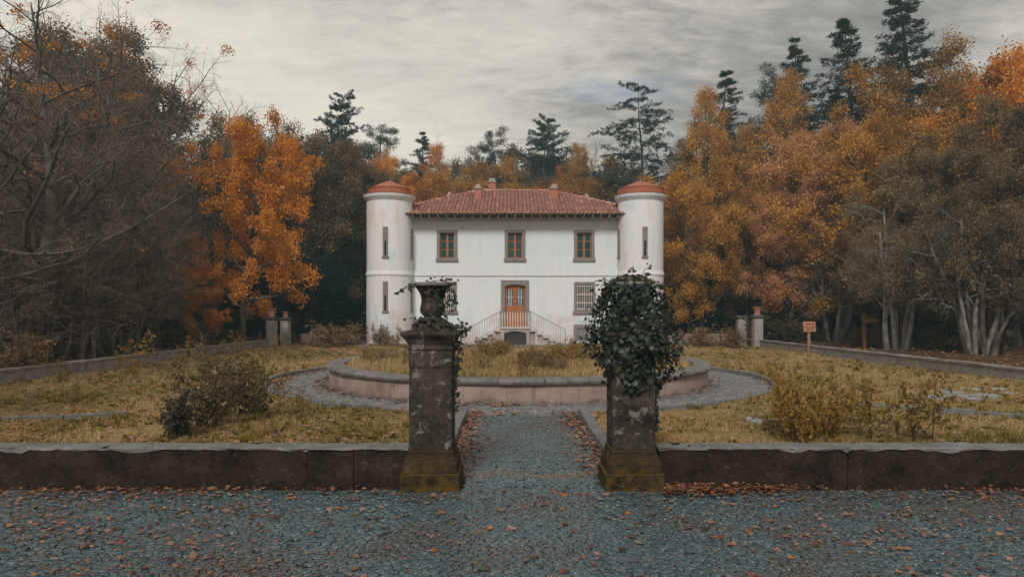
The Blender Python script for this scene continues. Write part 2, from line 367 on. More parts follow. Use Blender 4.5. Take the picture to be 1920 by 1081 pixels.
def wallx(Y): return 12.45 - (Y - 7) * .0735            # inner face of the side walls
PATH, KW, RC, RO, RI, RY = .92, .15, 4.64, 6.02, 4.26, 17.35
sheet('ground', [(-130, -40), (130, -40), (130, 150), (-130, 150)], -.06, M['litter_floor'])
sheet('forecourt', [(-16, -6), (16, -6), (16, 6.95), (-16, 6.95)], -.016, M['joint'])
sheet('garden_path', [(-PATH - .02, 6.95), (PATH + .02, 6.95), (PATH + .02, 12.6), (-PATH - .02, 12.6)], -.012, M['joint'])
# circular path
b = MB(); b.lathe([(RC - .1, -.004), (RO + .02, -.004)], 96, (0, RY)); o = b.build('circular_path', M['setts']); o['kind'] = 'structure'
# lawn: everything inside the walls, cut by path and ring (annular mesh in polar cells)
def lawn_h(x, y): return .05 + .02 * np.sin(x * 1.3 + y * .7) + .015 * np.sin(x * 2.9 - y * 1.9)
nx, ny = 170, 170
gx = np.linspace(-12.6, 12.6, nx); gy = np.linspace(7.0, 33.0, ny); XX, YY = np.meshgrid(gx, gy)
def keep(x, y, mrg=0.0):
    r = np.hypot(x, y - RY)
    return (r > RO + .06 + mrg) & ~((np.abs(x) < PATH + KW - .03 + mrg) & (y < RY)) & (np.abs(x) < wallx(y) + .1)
# snap grid: vertices inside the ring path slide to its edge, the ones inside the straight path to its kerb
Xs, Ys = XX.copy(), YY.copy()
rr = np.hypot(Xs, Ys - RY); ins = (rr < RO + .06) & (rr > RO - .35); f = (RO + .06) / np.maximum(rr, .01)
Xs[ins] *= f[ins]; Ys[ins] = RY + (Ys[ins] - RY) * f[ins]
stp = (np.abs(Xs) < PATH + KW) & (np.abs(Xs) > PATH - .1) & (Ys < RY - 5); Xs[stp] = np.sign(Xs[stp]) * (PATH + KW - .02)
ok = keep(Xs, Ys, -.04)
idx = np.arange(nx * ny).reshape(ny, nx)
q = np.stack([idx[:-1, :-1], idx[:-1, 1:], idx[1:, 1:], idx[1:, :-1]], -1).reshape(-1, 4)
okf = ok.ravel()[q].all(1)
V = np.stack([Xs, Ys, lawn_h(Xs, Ys)], -1).reshape(-1, 3)
o = link('lawn', mesh_np('lawn', V, [q[okf]], [M['lawn']], smooth=True)); o['kind'] = 'structure'
b = MB(); b.lathe([(0.01, .43), (1.5, .42), (3.2, .40), (RI + .1, .37)], 48, (0, RY)); o = b.build('flower_bed', M['lawn'], smooth=True); o['kind'] = 'structure'
# woodland floor outside the side walls and behind the house
for sgn, nm in ((-1, 'woodland_floor_left'), (1, 'woodland_floor_right')):
    n = 60; U, Vv = np.meshgrid(np.linspace(0, 1, n), np.linspace(0, 1, n)); y = 3 + Vv * 97
    x = (wallx(np.clip(y, 7, 31)) + .25) + U ** 1.5 * 90
    z = .24 + .05 * np.sin(x * 1.1 + y * .8) + .04 * np.sin(x * .5 - y * 1.3) + .012 * np.maximum(x - 14, 0)
    idx = np.arange(n * n).reshape(n, n); q = np.stack([idx[:-1, :-1], idx[:-1, 1:], idx[1:, 1:], idx[1:, :-1]], -1).reshape(-1, 4)
    if sgn < 0: q = q[:, ::-1]
    o = link(nm, mesh_np(nm, np.stack([sgn * x, y, z], -1).reshape(-1, 3), [q], [M['litter_floor']], smooth=True)); o['kind'] = 'structure'
sheet('house_yard', [(-11.2, 32.2), (11.2, 32.2), (11.2, 70), (-11.2, 70)], .075, M['litter_floor'])
b = MB(); b.add([(x, 30.2 + .0 * x, .068) for x in (-7.3, 7.3)] + [(x, 32.9, .08) for x in (7.3, -7.3)], [(0, 1, 2, 3)])
o = b.build('house_apron', M['setts']); o['kind'] = 'structure'

# cobbles: jittered courses of six-sided setts
def cobbles(x0, x1, y0, y1, seed, cw=.070, ch=.056):
    r = np.random.default_rng(seed); nc = int((x1 - x0) / cw); nr = int((y1 - y0) / ch)
    # shared corner lattice: row boundaries with vertices every half stone
    jx = r.normal(0, .014, (nr + 1, 2 * nc + 3)); jy = r.normal(0, .0125, (nr + 1, 2 * nc + 3))
    bow = lambda x, y: .05 * np.sin(x * 1.7 + 1) + .02 * np.sin(x * 4.1 + y * 2)
    I, J = np.meshgrid(np.arange(2 * nc + 3), np.arange(nr + 1)); rowy = np.concatenate([[0], np.cumsum(r.uniform(.78, 1.22, nr))]); rowy *= (y1 - y0) / rowy[-1]
    GX = x0 + I * cw / 2 + jx + r.uniform(-.04, .04, (nr + 1, 1)) * 0; GY = y0 + rowy[J] + jy
    GX, GY = GX + .045 * np.sin(GY * 2.7 + GX * 1.1) + .02 * np.sin(GY * 7 + GX * 2), GY + bow(GX, GY) + .018 * np.sin(GX * 6.3 + GY * 3)
    st = []
    for j in range(nr):
        i0 = np.arange(nc) * 2 + (j % 2); st.append(np.stack([np.stack([GX[j + a, i0 + c], GY[j + a, i0 + c]], -1) for a, c in ((0, 0), (0, 1), (0, 2), (1, 2), (1, 1), (1, 0))], 1))
    return np.concatenate(st)

P = np.concatenate([cobbles(-7.4, 7.4, 3.3, 6.84, 1), cobbles(-.88, .88, 6.86, 11.5, 2)])
cen = P.mean(1); r = np.random.default_rng(5)
drop = r.random(len(P)) < .012
# setts may not run under the walls and piers
blocked = (cen[:, 1] > 6.78) & (np.abs(cen[:, 0]) > .70) & (cen[:, 1] < 7.3)
P = P[~drop & ~blocked]; cen = P.mean(1)
shr = r.uniform(.84, .92, len(P))
Q1 = cen[:, None] + (P - cen[:, None]) * (shr + .03)[:, None, None]; Q2 = cen[:, None] + (P - cen[:, None]) * (shr - .14)[:, None, None]
zt = r.normal(0, .0022, len(P)); tilt = r.normal(0, .014, (len(P), 2))
def zz(Q): return np.einsum('nij,nj->ni', Q - cen[:, None], tilt)
V3 = np.concatenate([np.concatenate([Q1, np.full((*Q1.shape[:2], 1), -.022)], -1),
                     np.concatenate([Q1, (zt[:, None] + zz(Q1) - .0042)[..., None]], -1),
                     np.concatenate([Q2, (zt[:, None] + zz(Q2))[..., None]], -1)], 1)      # n,18,3
tintc = np.clip(r.normal(.45, .2, len(P)), 0, 1)
f6 = np.array([[i, (i + 1) % 6, 6 + (i + 1) % 6, 6 + i] for i in range(6)] + [[6 + i, 6 + (i + 1) % 6, 12 + (i + 1) % 6, 12 + i] for i in range(6)])
htop = np.array([[12, 13, 14, 15, 16, 17]])
px = VX + (cen[:, 0] - CX) / cen[:, 1] * FPX; inview = (px > 20) & (px < 1900) & (cen[:, 1] > 4.66)
order = np.argsort(cen[:, 1] + np.where(inview, 0, 100)); single = np.zeros(len(P), bool); single[order[:298]] = True
cob = None
rest = np.where(~single)[0]; n = len(rest); offs = (np.arange(n) * 18)[:, None, None]
cob = link('cobbles', mesh_np('cobbles', V3[rest].reshape(-1, 3), [(offs + f6[None]).reshape(-1, 4), (offs + htop[None]).reshape(-1, 6)], [M['cobble']], np.repeat(tintc[rest], 18)))
cob['kind'] = 'structure'
for i in np.where(single)[0]:
    c3 = np.array([cen[i, 0], cen[i, 1], 0]); link('cobble', mesh_np('cobble', V3[i] - c3, [f6, htop], [M['cobble']], np.full(18, tintc[i])), cob, tuple(c3))

# ------------------------------------------------------------------ low walls
def stone_wall(name, label, blocks, y0, y1, h, parent_loc=(0, 0, 0)):
    root = tag(empty(name, parent_loc), label, 'wall')
    rs = np.random.default_rng(len(blocks) + int(abs(blocks[0][0]) * 10))
    for x0, x1 in blocks:
        dy, dz = rs.normal(0, .004), rs.normal(0, .003)
        n = max(3, int((x1 - x0) / .22)); xs = np.linspace(x0 + .002, x1 - .002, n)
        prof = [(y0, -.08), (y0, h * .45), (y0, h - .012 + dz), (y1, h - .012 + dz), (y1, -.08)]
        V = []; F = []
        for x in xs:
            for k, (yy, zz_) in enumerate(prof): V.append((x, yy + dy + (rs.normal(0, .007) if k in (1, 2) else 0), zz_ + (rs.normal(0, .006) if k in (2, 3) else 0)))
        m_ = len(prof)
        for i in range(n - 1):
            for k in range(m_):
                k2 = (k + 1) % m_; F.append((i * m_ + k, i * m_ + k2, (i + 1) * m_ + k2, (i + 1) * m_ + k))
        F.append(tuple(range(m_))[::-1]); F.append(tuple(range((n - 1) * m_, n * m_)))
        bl = MB().add(V, [f[::-1] for f in F]).build('stone_block', M['lowwall'], root, bevel=.004)
        # mortar coping with a ragged lower lip, its paleness partly painted sky light
        n2 = max(5, int((x1 - x0) / .07)); xs = np.linspace(x0, x1, n2); V = []; F = []
        lip = np.convolve(rs.random(n2 + 4), np.ones(5) / 5, 'valid'); lip = np.clip((lip - .58) * .22, -.004, .03) + np.abs(rs.normal(0, .006, n2))
        for x, l in zip(xs, lip):
            e = rs.normal(0, .0035, 4); t_ = h + dz
            V += [(x, y0 - .009 + e[0] + dy, t_ - .016 - l), (x, y0 - .010 + e[1] + dy, t_ - .008), (x, y0 + .02 + dy, t_ + e[2]), (x, y1 - .02 + dy, t_ + e[3]), (x, y1 + .014 + dy, t_ - .012), (x, y1 + .012 + dy, t_ - .05)]
        for i in range(n2 - 1):
            for k in range(6):
                k2 = (k + 1) % 6; F.append((i * 6 + k, (i + 1) * 6 + k, (i + 1) * 6 + k2, i * 6 + k2))
        F.append(tuple(range(6))); F.append(tuple(range((n2 - 1) * 6, n2 * 6))[::-1])
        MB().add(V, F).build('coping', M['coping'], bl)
    return root
def fx(px): return CX + (px - VX) * 6.83 / FPX
jl = [-12.7, -9.4, -6.3, fx(-40), fx(577), fx(663), fx(765)]
stone_wall('low_wall', 'low damp brown stone wall running left from the urn pier', list(zip(jl[:-1], jl[1:])), 6.83, 7.11, .40)
jr = [fx(1236), fx(1327), fx(1590), fx(1852), 6.4, 9.5, 12.7]
stone_wall('low_wall', 'low damp stone wall running right from the ivy-covered pier', list(zip(jr[:-1], jr[1:])), 6.83, 7.11, .40)

def side_wall(sgn, label):
    root = tag(empty('low_wall', (sgn * wallx(18), 18, 0)), label, 'wall')
    ys = np.arange(7.2, 30.3, 1.65); ys[-1] = 30.15; rs = np.random.default_rng(40 + sgn)
    for a, c in zip(ys[:-1], ys[1:]):
        b = MB(); n = 5; V = []; F = []
        for y in np.linspace(a + .006, c - .006, n):
            x = wallx(y); e = rs.normal(0, .006, 6); hh = .36
            for k, (dx, z) in enumerate(((0, -.1), (0, hh - .05), (-.03, hh - .045), (-.03, hh), (.31, hh), (.31, -.1))): V.append((sgn * (x + dx) - sgn * wallx(18), y - 18, z + (e[k] if z > 0 else 0)))
        for i in range(n - 1):
            for k in range(6):
                k2 = (k + 1) % 6; F.append((i * 6 + k, i * 6 + k2, (i + 1) * 6 + k2, (i + 1) * 6 + k))
        F.append(tuple(range(6))[::-1]); F.append(tuple(range((n - 1) * 6, n * 6)))
        if sgn < 0: F = [f[::-1] for f in F]
        b.add(V, F).build('stone_block', M['sidewall'], root)
    return root
side_wall(-1, 'long grey stone wall between the lawn and the dark twiggy wood')
side_wall(1, 'long grey stone wall behind the wooden sign, below the pale multi-stemmed trees')
for sgn, lab in ((-1, 'short low pinkish wall joining the house yard beside the paired pot pillars'), (1, 'short low pinkish wall beside the paired pillars with a single pot')):
    b = MB(); x0, x1 = sorted((sgn * 7.4, sgn * 10.25)); b.box(x0, x1, 32.95, 33.2, -.05, .44); b.box(x0 - .02, x1 + .02, 32.92, 33.23, .44, .50)
    tag(b.build('yard_wall', M['ring_plaster'], bevel=.02), lab, 'wall')

# path kerbs and thin bed edgings
def kerb_run(name, label, pts, w_, h, mt, seg=None, cat='kerb', z0=-.05):
    """row of kerb stones along a polyline"""
    root = tag(empty(name, (*pts[0], 0)), label, cat); p0 = np.array([*pts[0], 0.0]); rs = np.random.default_rng(int(abs(pts[0][0] * 100) + abs(pts[0][1] * 10)) + 1)
    for a, c in zip(pts[:-1], pts[1:]):
        a3 = np.array([*a, 0.0]) - p0; c3 = np.array([*c, 0.0]) - p0; d = c3 - a3; L = np.linalg.norm(d); d /= L; nrm = np.array([-d[1], d[0], 0])
        V = []
        hh = h + rs.normal(0, .006); o_ = rs.normal(0, .006)
        for s in (.006, L - .006):
            for u, z in ((-w_ / 2, z0), (w_ / 2, z0), (w_ / 2, hh + rs.normal(0, .004)), (-w_ / 2, hh + rs.normal(0, .004))): V.append(a3 + d * s + nrm * (u + o_) + np.array([0, 0, z]))
        MB().add(V, [(0, 1, 2, 3), (7, 6, 5, 4), (0, 4, 5, 1), (1, 5, 6, 2), (2, 6, 7, 3), (3, 7, 4, 0)]).build('kerb_stone', mt, root, bevel=.012)
    return root
for sgn, lab in ((-1, 'straight grey kerb along the cobbled path behind the urn pier'), (1, 'straight grey kerb along the cobbled path behind the ivy-covered pier')):
    x = sgn * (PATH + KW / 2); kerb_run('path_kerb', lab, [(x, y) for y in (7.13, 8.05, 9.0, 9.95, 10.8, 11.48)], KW, .11, M['kerb'])
for sgn, lab in ((-1, 'curved kerb round the circular path on the leaf-strewn side'), (1, 'curved kerb round the circular path on the side of the wooden signs')):
    a0 = math.asin((PATH + KW) / RO); ang = np.linspace(a0, math.pi, 27); kerb_run('curved_kerb', lab, [(sgn * (RO + .03) * math.sin(a), RY - (RO + .03) * math.cos(a)) for a in ang], .09, .10, M['kerb'])
def edging(name, label, pts): kerb_run(name, label, pts, .07, .12, M['kerb'], cat='edging')
def gp(px, py, h=.06): Y = (EYE - h) * FPX / (py - VY); return (CX + (px - VX) * Y / FPX, Y)
edging('bed_edging', 'thin stone edging lying across the left lawn', [gp(-160, 797), gp(0, 789), gp(120, 784), gp(240, 776)])
edging('bed_edging', 'thin stone edging on the right lawn behind the sparse shrubs', [gp(1600, 762), gp(1720, 768), gp(1830, 776), gp(1940, 784), gp(2080, 794)])

# ------------------------------------------------------------------ round raised bed
root = tag(empty('round_raised_bed', (0, RY, 0)), 'large round raised bed with pink plastered wall and grey stone coping', 'raised bed')
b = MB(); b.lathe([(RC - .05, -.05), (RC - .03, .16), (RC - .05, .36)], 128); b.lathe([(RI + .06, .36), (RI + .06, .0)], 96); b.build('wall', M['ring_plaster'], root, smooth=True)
nseg = 34; rs = np.random.default_rng(9)
for i in range(nseg):
    a0, a1 = 2 * math.pi * i / nseg + .0016, 2 * math.pi * (i + 1) / nseg - .0016; dz = rs.normal(0, .004); dr = rs.normal(0, .006)
    pr = [(RI, .35), (RC - .02, .35), (RC + .03 + dr, .365), (RC + .05 + dr, .41), (RC + .03 + dr, .455), (RC - .02, .47 + dz), (RI + .02, .47 + dz), (RI, .45)]
    b = MB(); b.lathe(pr[::-1] + [pr[-1]], 5, (0, 0), a0, a1); k = 6; m_ = len(pr) + 1
    b.F.append([j * k for j in range(m_ - 1)]); b.M.append(0); b.F.append([j * k + 5 for j in range(m_ - 1)][::-1]); b.M.append(0)
    b.build('coping_stone', M['ring_coping'], root)
b = MB(); b.prism([(.075, .075, 0, 0, 0), (.07, .07, .24, 0, 0), (.085, .085, .24, 0, 0), (.085, .085, .29, 0, 0), (.02, .02, .33, 0, 0)])
tag(b.build('stone_stump', M['block'], bevel=.01, loc=(.06, 16.6, .40)), 'small square dark stone stump among the dry roses in the round bed', 'stone')

# ------------------------------------------------------------------ gate piers and urns
def pier(cx, label):
    root = tag(empty('gate_pier', (cx, 7.0, 0)), label, 'gate pier')
    MB().prism([(.295, .29, -.05, 0, 0), (.292, .287, .165, 0, 0)]).build('plinth_step', M['pier_base'], root, bevel=.012)
    MB().prism([(.268, .262, .165, 0, 0), (.264, .258, .262, 0, 0), (.256, .25, .28, 0, 0), (.229, .226, .345, 0, 0), (.226, .223, .385, 0, 0)]).build('plinth_moulding', M['pier_base'], root, bevel=.008)
    MB().prism([(.213, .21, .385, 0, 0), (.211, .208, 1.19, 0, 0)]).build('shaft', M['pier'], root, bevel=.012)
    MB().prism([(.207, .205, 1.19, 0, 0), (.207, .205, 1.205, 0, 0), (.214, .211, 1.21, 0, 0), (.214, .211, 1.375, 0, 0)]).build('necking', M['pier'], root, bevel=.006)
    MB().prism([(.225, .222, 1.375, 0, 0), (.228, .225, 1.395, 0, 0), (.214, .212, 1.402, 0, 0), (.216, .214, 1.425, 0, 0), (.245, .242, 1.475, 0, 0), (.282, .278, 1.515, 0, 0), (.288, .284, 1.522, 0, 0), (.288, .284, 1.55, 0, 0), (.27, .266, 1.558, 0, 0)]).build('cap', M['pier'], root, bevel=.006)
    MB().prism([(.192, .19, 1.55, 0, 0), (.19, .188, 1.632, 0, 0)]).build('pedestal', M['pier'], root, bevel=.012)
    return root
def urn(cx, label):
    root = tag(empty('stone_urn', (cx, 7.0, 1.632)), label, 'urn')
    MB().lathe([(.0, .0), (.155, .0), (.155, .028), (.13, .045), (.095, .062), (.082, .075)], 32).build('foot', M['pier'], root, smooth=True)
    MB().lathe([(.082, .072), (.108, .088), (.126, .12), (.128, .15), (.119, .19), (.113, .225), (.116, .262), (.128, .30), (.150, .338), (.178, .376)], 36).build('bowl', M['pier'], root, smooth=True)
    MB().lathe([(.176, .375), (.208, .383), (.214, .395), (.214, .410), (.2, .416), (.175, .40), (.12, .37), (0, .36)], 36).build('rim', M['far_pier'], root, smooth=True)
    return root
pier(-1.0, 'dark lichened square stone gate pier with a clear flat shaft, carrying the bare urn')
pier(1.01, 'dark square stone gate pier half smothered in ivy')
urn(-1.0, 'weathered bell-shaped stone urn with pale rim and a few ivy trails')
urn(1.01, 'stone urn almost hidden inside the mass of ivy')

def small_pillar(cx, cy, h, label, pot, potlabel):
    root = tag(empty('wall_pillar', (cx, cy, 0)), label, 'pillar')
    MB().prism([(.195, .195, -.05, 0, 0), (.193, .193, h - .16, 0, 0)]).build('shaft', M['far_pier'], root, bevel=.012)
    MB().prism([(.20, .20, h - .16, 0, 0), (.235, .235, h - .11, 0, 0), (.24, .24, h - .06, 0, 0), (.215, .215, h - .03, 0, 0), (.17, .17, h, 0, 0)]).build('cap', M['block'], root, bevel=.01)
    if pot:
        p = tag(empty('terracotta_pot', (cx, cy, h)), potlabel, 'pot'); k = pot
        MB().lathe([(0, 0), (.14 * k, 0), (.15 * k, .06 * k), (.125 * k, .09 * k), (.155 * k, .27 * k), (.165 * k, .31 * k)], 24).build('body', M['terracotta'], p, smooth=True)
        MB().lathe([(.165 * k, .31 * k), (.21 * k, .325 * k), (.215 * k, .355 * k), (.19 * k, .365 * k), (.15 * k, .33 * k), (0, .31 * k)], 24).build('rim', M['terracotta'], p, smooth=True)
small_pillar(-10.68, 30.3, 1.36, 'pale stone pillar ending the left garden wall, carrying the taller pot', 1.0, 'wide-rimmed terracotta pot on the pillar at the end of the left wall')
small_pillar(-10.56, 31.8, 1.32, 'pale stone pillar behind the left wall-end pillar, carrying the smaller pot', .72, 'small terracotta pot on the pillar behind the left wall end')
small_pillar(10.70, 30.3, 1.44, 'pale stone pillar ending the right garden wall, carrying a terracotta pot', .95, 'wide-rimmed terracotta pot on the pillar at the end of the right wall')
small_pillar(10.56, 32.0, 1.40, 'potless stone pillar standing behind the right wall-end pillar', 0, '')

# ------------------------------------------------------------------ signs, block, drain, flat stones
root = tag(empty('wooden_sign', (11.05, 25.9, 0)), 'pale orange wooden sign with two boards in front of the right wall', 'sign')
MB().prism([(.045, .04, -.05, 0, 0), (.042, .038, .9, 0, 0)]).build('post', M['post'], root)
rs = np.random.default_rng(21)
for z0, z1, dx in ((1.065, 1.25, -.01), (.87, 1.045, .012)):
    bd = MB().box(-.235 + dx, .235 + dx, -.075, -.04, z0, z1).build('board', M['signwood'], root, bevel=.006)
    b = MB(); x = -.15
    while x < .15:
        w_ = rs.uniform(.018, .03); zb = z0 + .065; b.box(x, x + w_ * .35, -.0785, -.076, zb, zb + rs.choice([.05, .075])); b.box(x + w_ * .35, x + w_, -.0785, -.076, zb + rs.choice([0, .03]), zb + rs.choice([.04, .05])); x += w_ + .012
    b.build('lettering', M['paint'], bd)
root = tag(empty('wooden_sign', (13.35, 26.3, .26)), 'dark brown wooden fingerpost among the pale tree stems', 'sign')
MB().prism([(.05, .05, -.1, 0, 0), (.045, .045, 1.2, 0, 0)]).build('post', M['signwood_dark'], root)
MB().add([(x, y, z) for y in (-.08, -.05) for x, z in ((-.14, .92), (.42, .94), (.54, 1.02), (.42, 1.11), (-.14, 1.12))], [(0, 1, 2, 3, 4), (9, 8, 7, 6, 5)] + [(i, 5 + i, 5 + (i + 1) % 5, (i + 1) % 5) for i in range(5)]).build('arrow_board', M['signwood_dark'], root)
MB().add([(x, y, z) for y in (-.07, .0) for x, z in ((-.07, 1.14), (.08, 1.14), (.07, 1.24), (0, 1.31), (-.06, 1.23))], [(0, 1, 2, 3, 4), (9, 8, 7, 6, 5)] + [(i, 5 + i, 5 + (i + 1) % 5, (i + 1) % 5) for i in range(5)]).build('top_board', M['signwood_dark'], root)
b = MB(); b.prism([(.25, .2, -.08, 0, 0), (.265, .21, .25, .01, 0), (.255, .2, .46, 0, 0), (.2, .15, .5, 0, .0)])
tag(b.build('stone_block', M['block'], bevel=.03, loc=(15.35, 25.6, .26)), 'rough square stone block standing beside the pale tree stems', 'stone')
root = tag(empty('drain_cover', (.70, 9.6, .002)), 'small dark iron drain cover set in the cobbled path', 'drain')
b = MB(); b.box(-.12, .12, -.12, -.1, -.01, .016); b.box(-.12, .12, .1, .12, -.01, .016); b.box(-.12, -.1, -.1, .1, -.01, .016); b.box(.1, .12, -.1, .1, -.01, .016); b.build('frame', M['iron'], root)
for i in range(5): MB().box(-.1, .1, -.085 + i * .038, -.066 + i * .038, -.01, .011).build('bar', M['iron'], root)
rs = np.random.default_rng(31)
def flat_stone(x, y, sx, sy, seed, label, group):
    r_ = np.random.default_rng(seed); n = 11; a = np.linspace(0, 2 * math.pi, n, endpoint=False); q_ = r_.uniform(.75, 1.1, n); z = float(lawn_h(x, y))
    V = [(sx * k * q * math.cos(t_), sy * k * q * math.sin(t_), zz_) for k, zz_ in ((1, -.05), (.97, .0), (.7, .018)) for q, t_ in zip(q_, a)]
    F = [(j * n + i, j * n + (i + 1) % n, (j + 1) * n + (i + 1) % n, (j + 1) * n + i) for j in (0, 1) for i in range(n)] + [tuple(range(2 * n, 3 * n))]
    tag(MB().add(V, F).build('flat_stone', M['white_stone'], smooth=True, loc=(x, y, z + .03)), label, 'stone', group)
for k, (px_, py_, s_) in enumerate(((1752, 741, .30), (1786, 733, .26), (1822, 727, .24), (1800, 739, .30), (1846, 741, .34), (1886, 736, .20), (1872, 726, .2), (1768, 729, .16), (1832, 747, .2))):
    x, y = gp(px_, py_, .1); flat_stone(x, y, s_ * rs.uniform(.8, 1.2), s_ * .8, 50 + k, 'pale flat stone of the broken ring lying in the right lawn', 'pale flat stones on the right lawn')
for k, (px_, py_, s_) in enumerate(((1422, 785, .14), (1440, 783, .12), (1408, 781, .10))):
    x, y = gp(px_, py_, .1); flat_stone(x, y, s_, s_ * .7, 70 + k, 'small pale stone at the foot of the thin leaning shrub', 'small pale stones by the leaning shrub')

# ------------------------------------------------------------------ the house
HX, WY, TY, TX, TR = .05, 32.75, 32.5, 5.93, 1.07
EY, EZ, EXX, RDY, RDZ, RDX = 31.95, 6.10, 6.45, 36.4, 7.88, 1.98
house = tag(empty('villa', (HX, WY, 0)), 'white two-storey villa with round corner towers and red tiled hip roof', 'house')
def H(b, name, mt, parent=house, **k): return b.build(name, mt, parent, **k)     # all house coords are local: x about the axis, y from the front wall
WINS = [(-3.23, 4.12, 5.32, .34), (0, 4.12, 5.32, .34), (3.29, 4.12, 5.32, .34), (-3.27, 1.62, 2.86, .37), (3.31, 1.62, 2.86, .37), (-3.27, .18, .80, .36), (3.31, .18, .80, .36)]
DOOR = (0, .86, 2.88, .48)
holes = [(x - w_, x + w_, a, c) for x, a, c, w_ in WINS] + [(DOOR[0] - DOOR[3], DOOR[0] + DOOR[3], DOOR[1], DOOR[2])]
xs = sorted({-5.9, 5.9, *[round(h[0], 4) for h in holes], *[round(h[1], 4) for h in holes]}); zs = sorted({-.1, 6.05, *[h[2] for h in holes], *[h[3] for h in holes]})
b = MB()
for x0, x1 in zip(xs[:-1], xs[1:]):
    for z0, z1 in zip(zs[:-1], zs[1:]):
        cx_, cz_ = (x0 + x1) / 2, (z0 + z1) / 2
        if not any(h[0] < cx_ < h[1] and h[2] < cz_ < h[3] for h in holes): b.add([(x0, 0, z0), (x1, 0, z0), (x1, 0, z1), (x0, 0, z1)], [(0, 1, 2, 3)])
for x0, x1, z0, z1 in holes:
    d = .22; b.add([(x0, 0, z0), (x1, 0, z0), (x1, 0, z1), (x0, 0, z1), (x0, d, z0), (x1, d, z0), (x1, d, z1), (x0, d, z1)], [(0, 4, 5, 1), (1, 5, 6, 2), (2, 6, 7, 3), (3, 7, 4, 0)])
BY = 7.3
b.add([(-5.9, 0, -.1), (-5.9, BY, -.1), (-5.9, BY, 6.05), (-5.9, 0, 6.05)], [(0, 1, 2, 3)][::-1]); b.add([(5.9, 0, -.1), (5.9, BY, -.1), (5.9, BY, 6.05), (5.9, 0, 6.05)], [(0, 1, 2, 3)])
b.add([(-5.9, BY, -.1), (5.9, BY, -.1), (5.9, BY, 6.05), (-5.9, BY, 6.05)], [(0, 1, 2, 3)])
H(b, 'wall', M['plaster'])
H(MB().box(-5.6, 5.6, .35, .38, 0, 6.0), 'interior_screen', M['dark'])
H(MB().box(-5.05, 5.05, -.035, .0, 3.25, 3.31), 'string_course', M['cornice'], bevel=.01)
b = MB(); b.box(-5.3, 5.3, -.10, 0, 5.86, 5.95); b.box(-5.3, 5.3, -.2, 0, 5.95, 6.05); H(b, 'cornice', M['cornice'], bevel=.015)

def surround(b, x, z0, z1, w_, fw=.155, top=.13, sill=.19):
    b.box(x - w_ - fw, x - w_, -.055, .10, z0, z1 + top); b.box(x + w_, x + w_ + fw, -.055, .10, z0, z1 + top); b.box(x - w_, x + w_, -.055, .10, z1, z1 + top)
    return b
for k, (x, z0, z1, w_) in enumerate(WINS[:5]):
    win = H(surround(MB(), x, z0, z1, w_, .15 if k < 3 else .13), 'window', M['surround'], bevel=.006)
    H(MB().box(x - w_ - .19, x + w_ + .19, -.09, .10, z0 - .16, z0), 'sill', M['surround'], win, bevel=.008)
    b = MB(); fw = .045; y0, y1 = .10, .145
    b.box(x - w_, x - w_ + fw, y0, y1, z0, z1); b.box(x + w_ - fw, x + w_, y0, y1, z0, z1); b.box(x - w_ + fw, x + w_ - fw, y0, y1, z0, z0 + fw); b.box(x - w_ + fw, x + w_ - fw, y0, y1, z1 - fw, z1)
    b.box(x - .05, x + .05, y0 - .012, y1, z0 + fw, z1 - fw)
    for q in (1, 2):
        zc = z0 + (z1 - z0) * q / 3
        for s in (-1, 1):
            xa, xb = sorted((x + s * .05, x + s * (w_ - fw))); b.box(xa, xb, y0 + .006, y1 - .003, zc - .018, zc + .018)
    H(b, 'sash', M['wood'], win)
    for s in (-1, 1):
        for q in range(3):
            xa, xb = sorted((x + s * .05, x + s * (w_ - fw))); za = z0 + (z1 - z0) * q / 3; zb = z0 + (z1 - z0) * (q + 1) / 3
            pj = np.random.default_rng(int(abs(x) * 100) + 7 * q + int(s) + k * 31).normal(0, .0035, 2); H(MB().add([(xx_, yy_ + pj[0] * (xx_ - xa) / (xb - xa) + pj[1] * (zz_ - za) / (zb - za), zz_) for zz_ in (za + .015, zb - .015) for yy_ in (.125, .13) for xx_ in (xa, xb)], [(0, 2, 3, 1), (4, 5, 7, 6), (0, 1, 5, 4), (2, 6, 7, 3), (0, 4, 6, 2), (1, 3, 7, 5)]), 'pane', M['glass'], win)
    if k >= 3:
        b = MB()
        for i in range(7): xx = x - w_ + .05 + i * (2 * w_ - .1) / 6; b.box(xx - .012, xx + .012, -.02, .004, z0 + .02, z1 - .02)
        for q in (.07, .3, .62, .94): zc = z0 + (z1 - z0) * q; b.box(x - w_, x + w_, -.03, -.0205, zc - .017, zc + .017)
        H(b, 'grille', M['white_iron'], win)
for x, z0, z1, w_ in WINS[5:]:
    win = H(surround(MB(), x, z0, z1, w_, .16, .16), 'cellar_window', M['surround'], bevel=.006)
    b = MB(); n = 9; st = .105
    for i in range(-12, 13):
        for s in (-1, 1):
            # clip a diagonal lath to the opening
            t0, t1 = -2, 2; cx_, cz_ = x + i * st, z0
            pts = []
            for tt in np.linspace(0, z1 - z0, 24):
                xx = cx_ + s * tt
                if x - w_ <= xx <= x + w_: pts.append((xx, z0 + tt))
            if len(pts) > 2: b.bar((pts[0][0], .012 + .008 * s, pts[0][1]), (pts[-1][0], .012 + .008 * s, pts[-1][1]), .036, .012)
    H(b, 'lattice', M['white_iron'], win)
    H(MB().box(x - w_, x + w_, .15, .18, z0, z1), 'shadow_board', M['dark'], win)
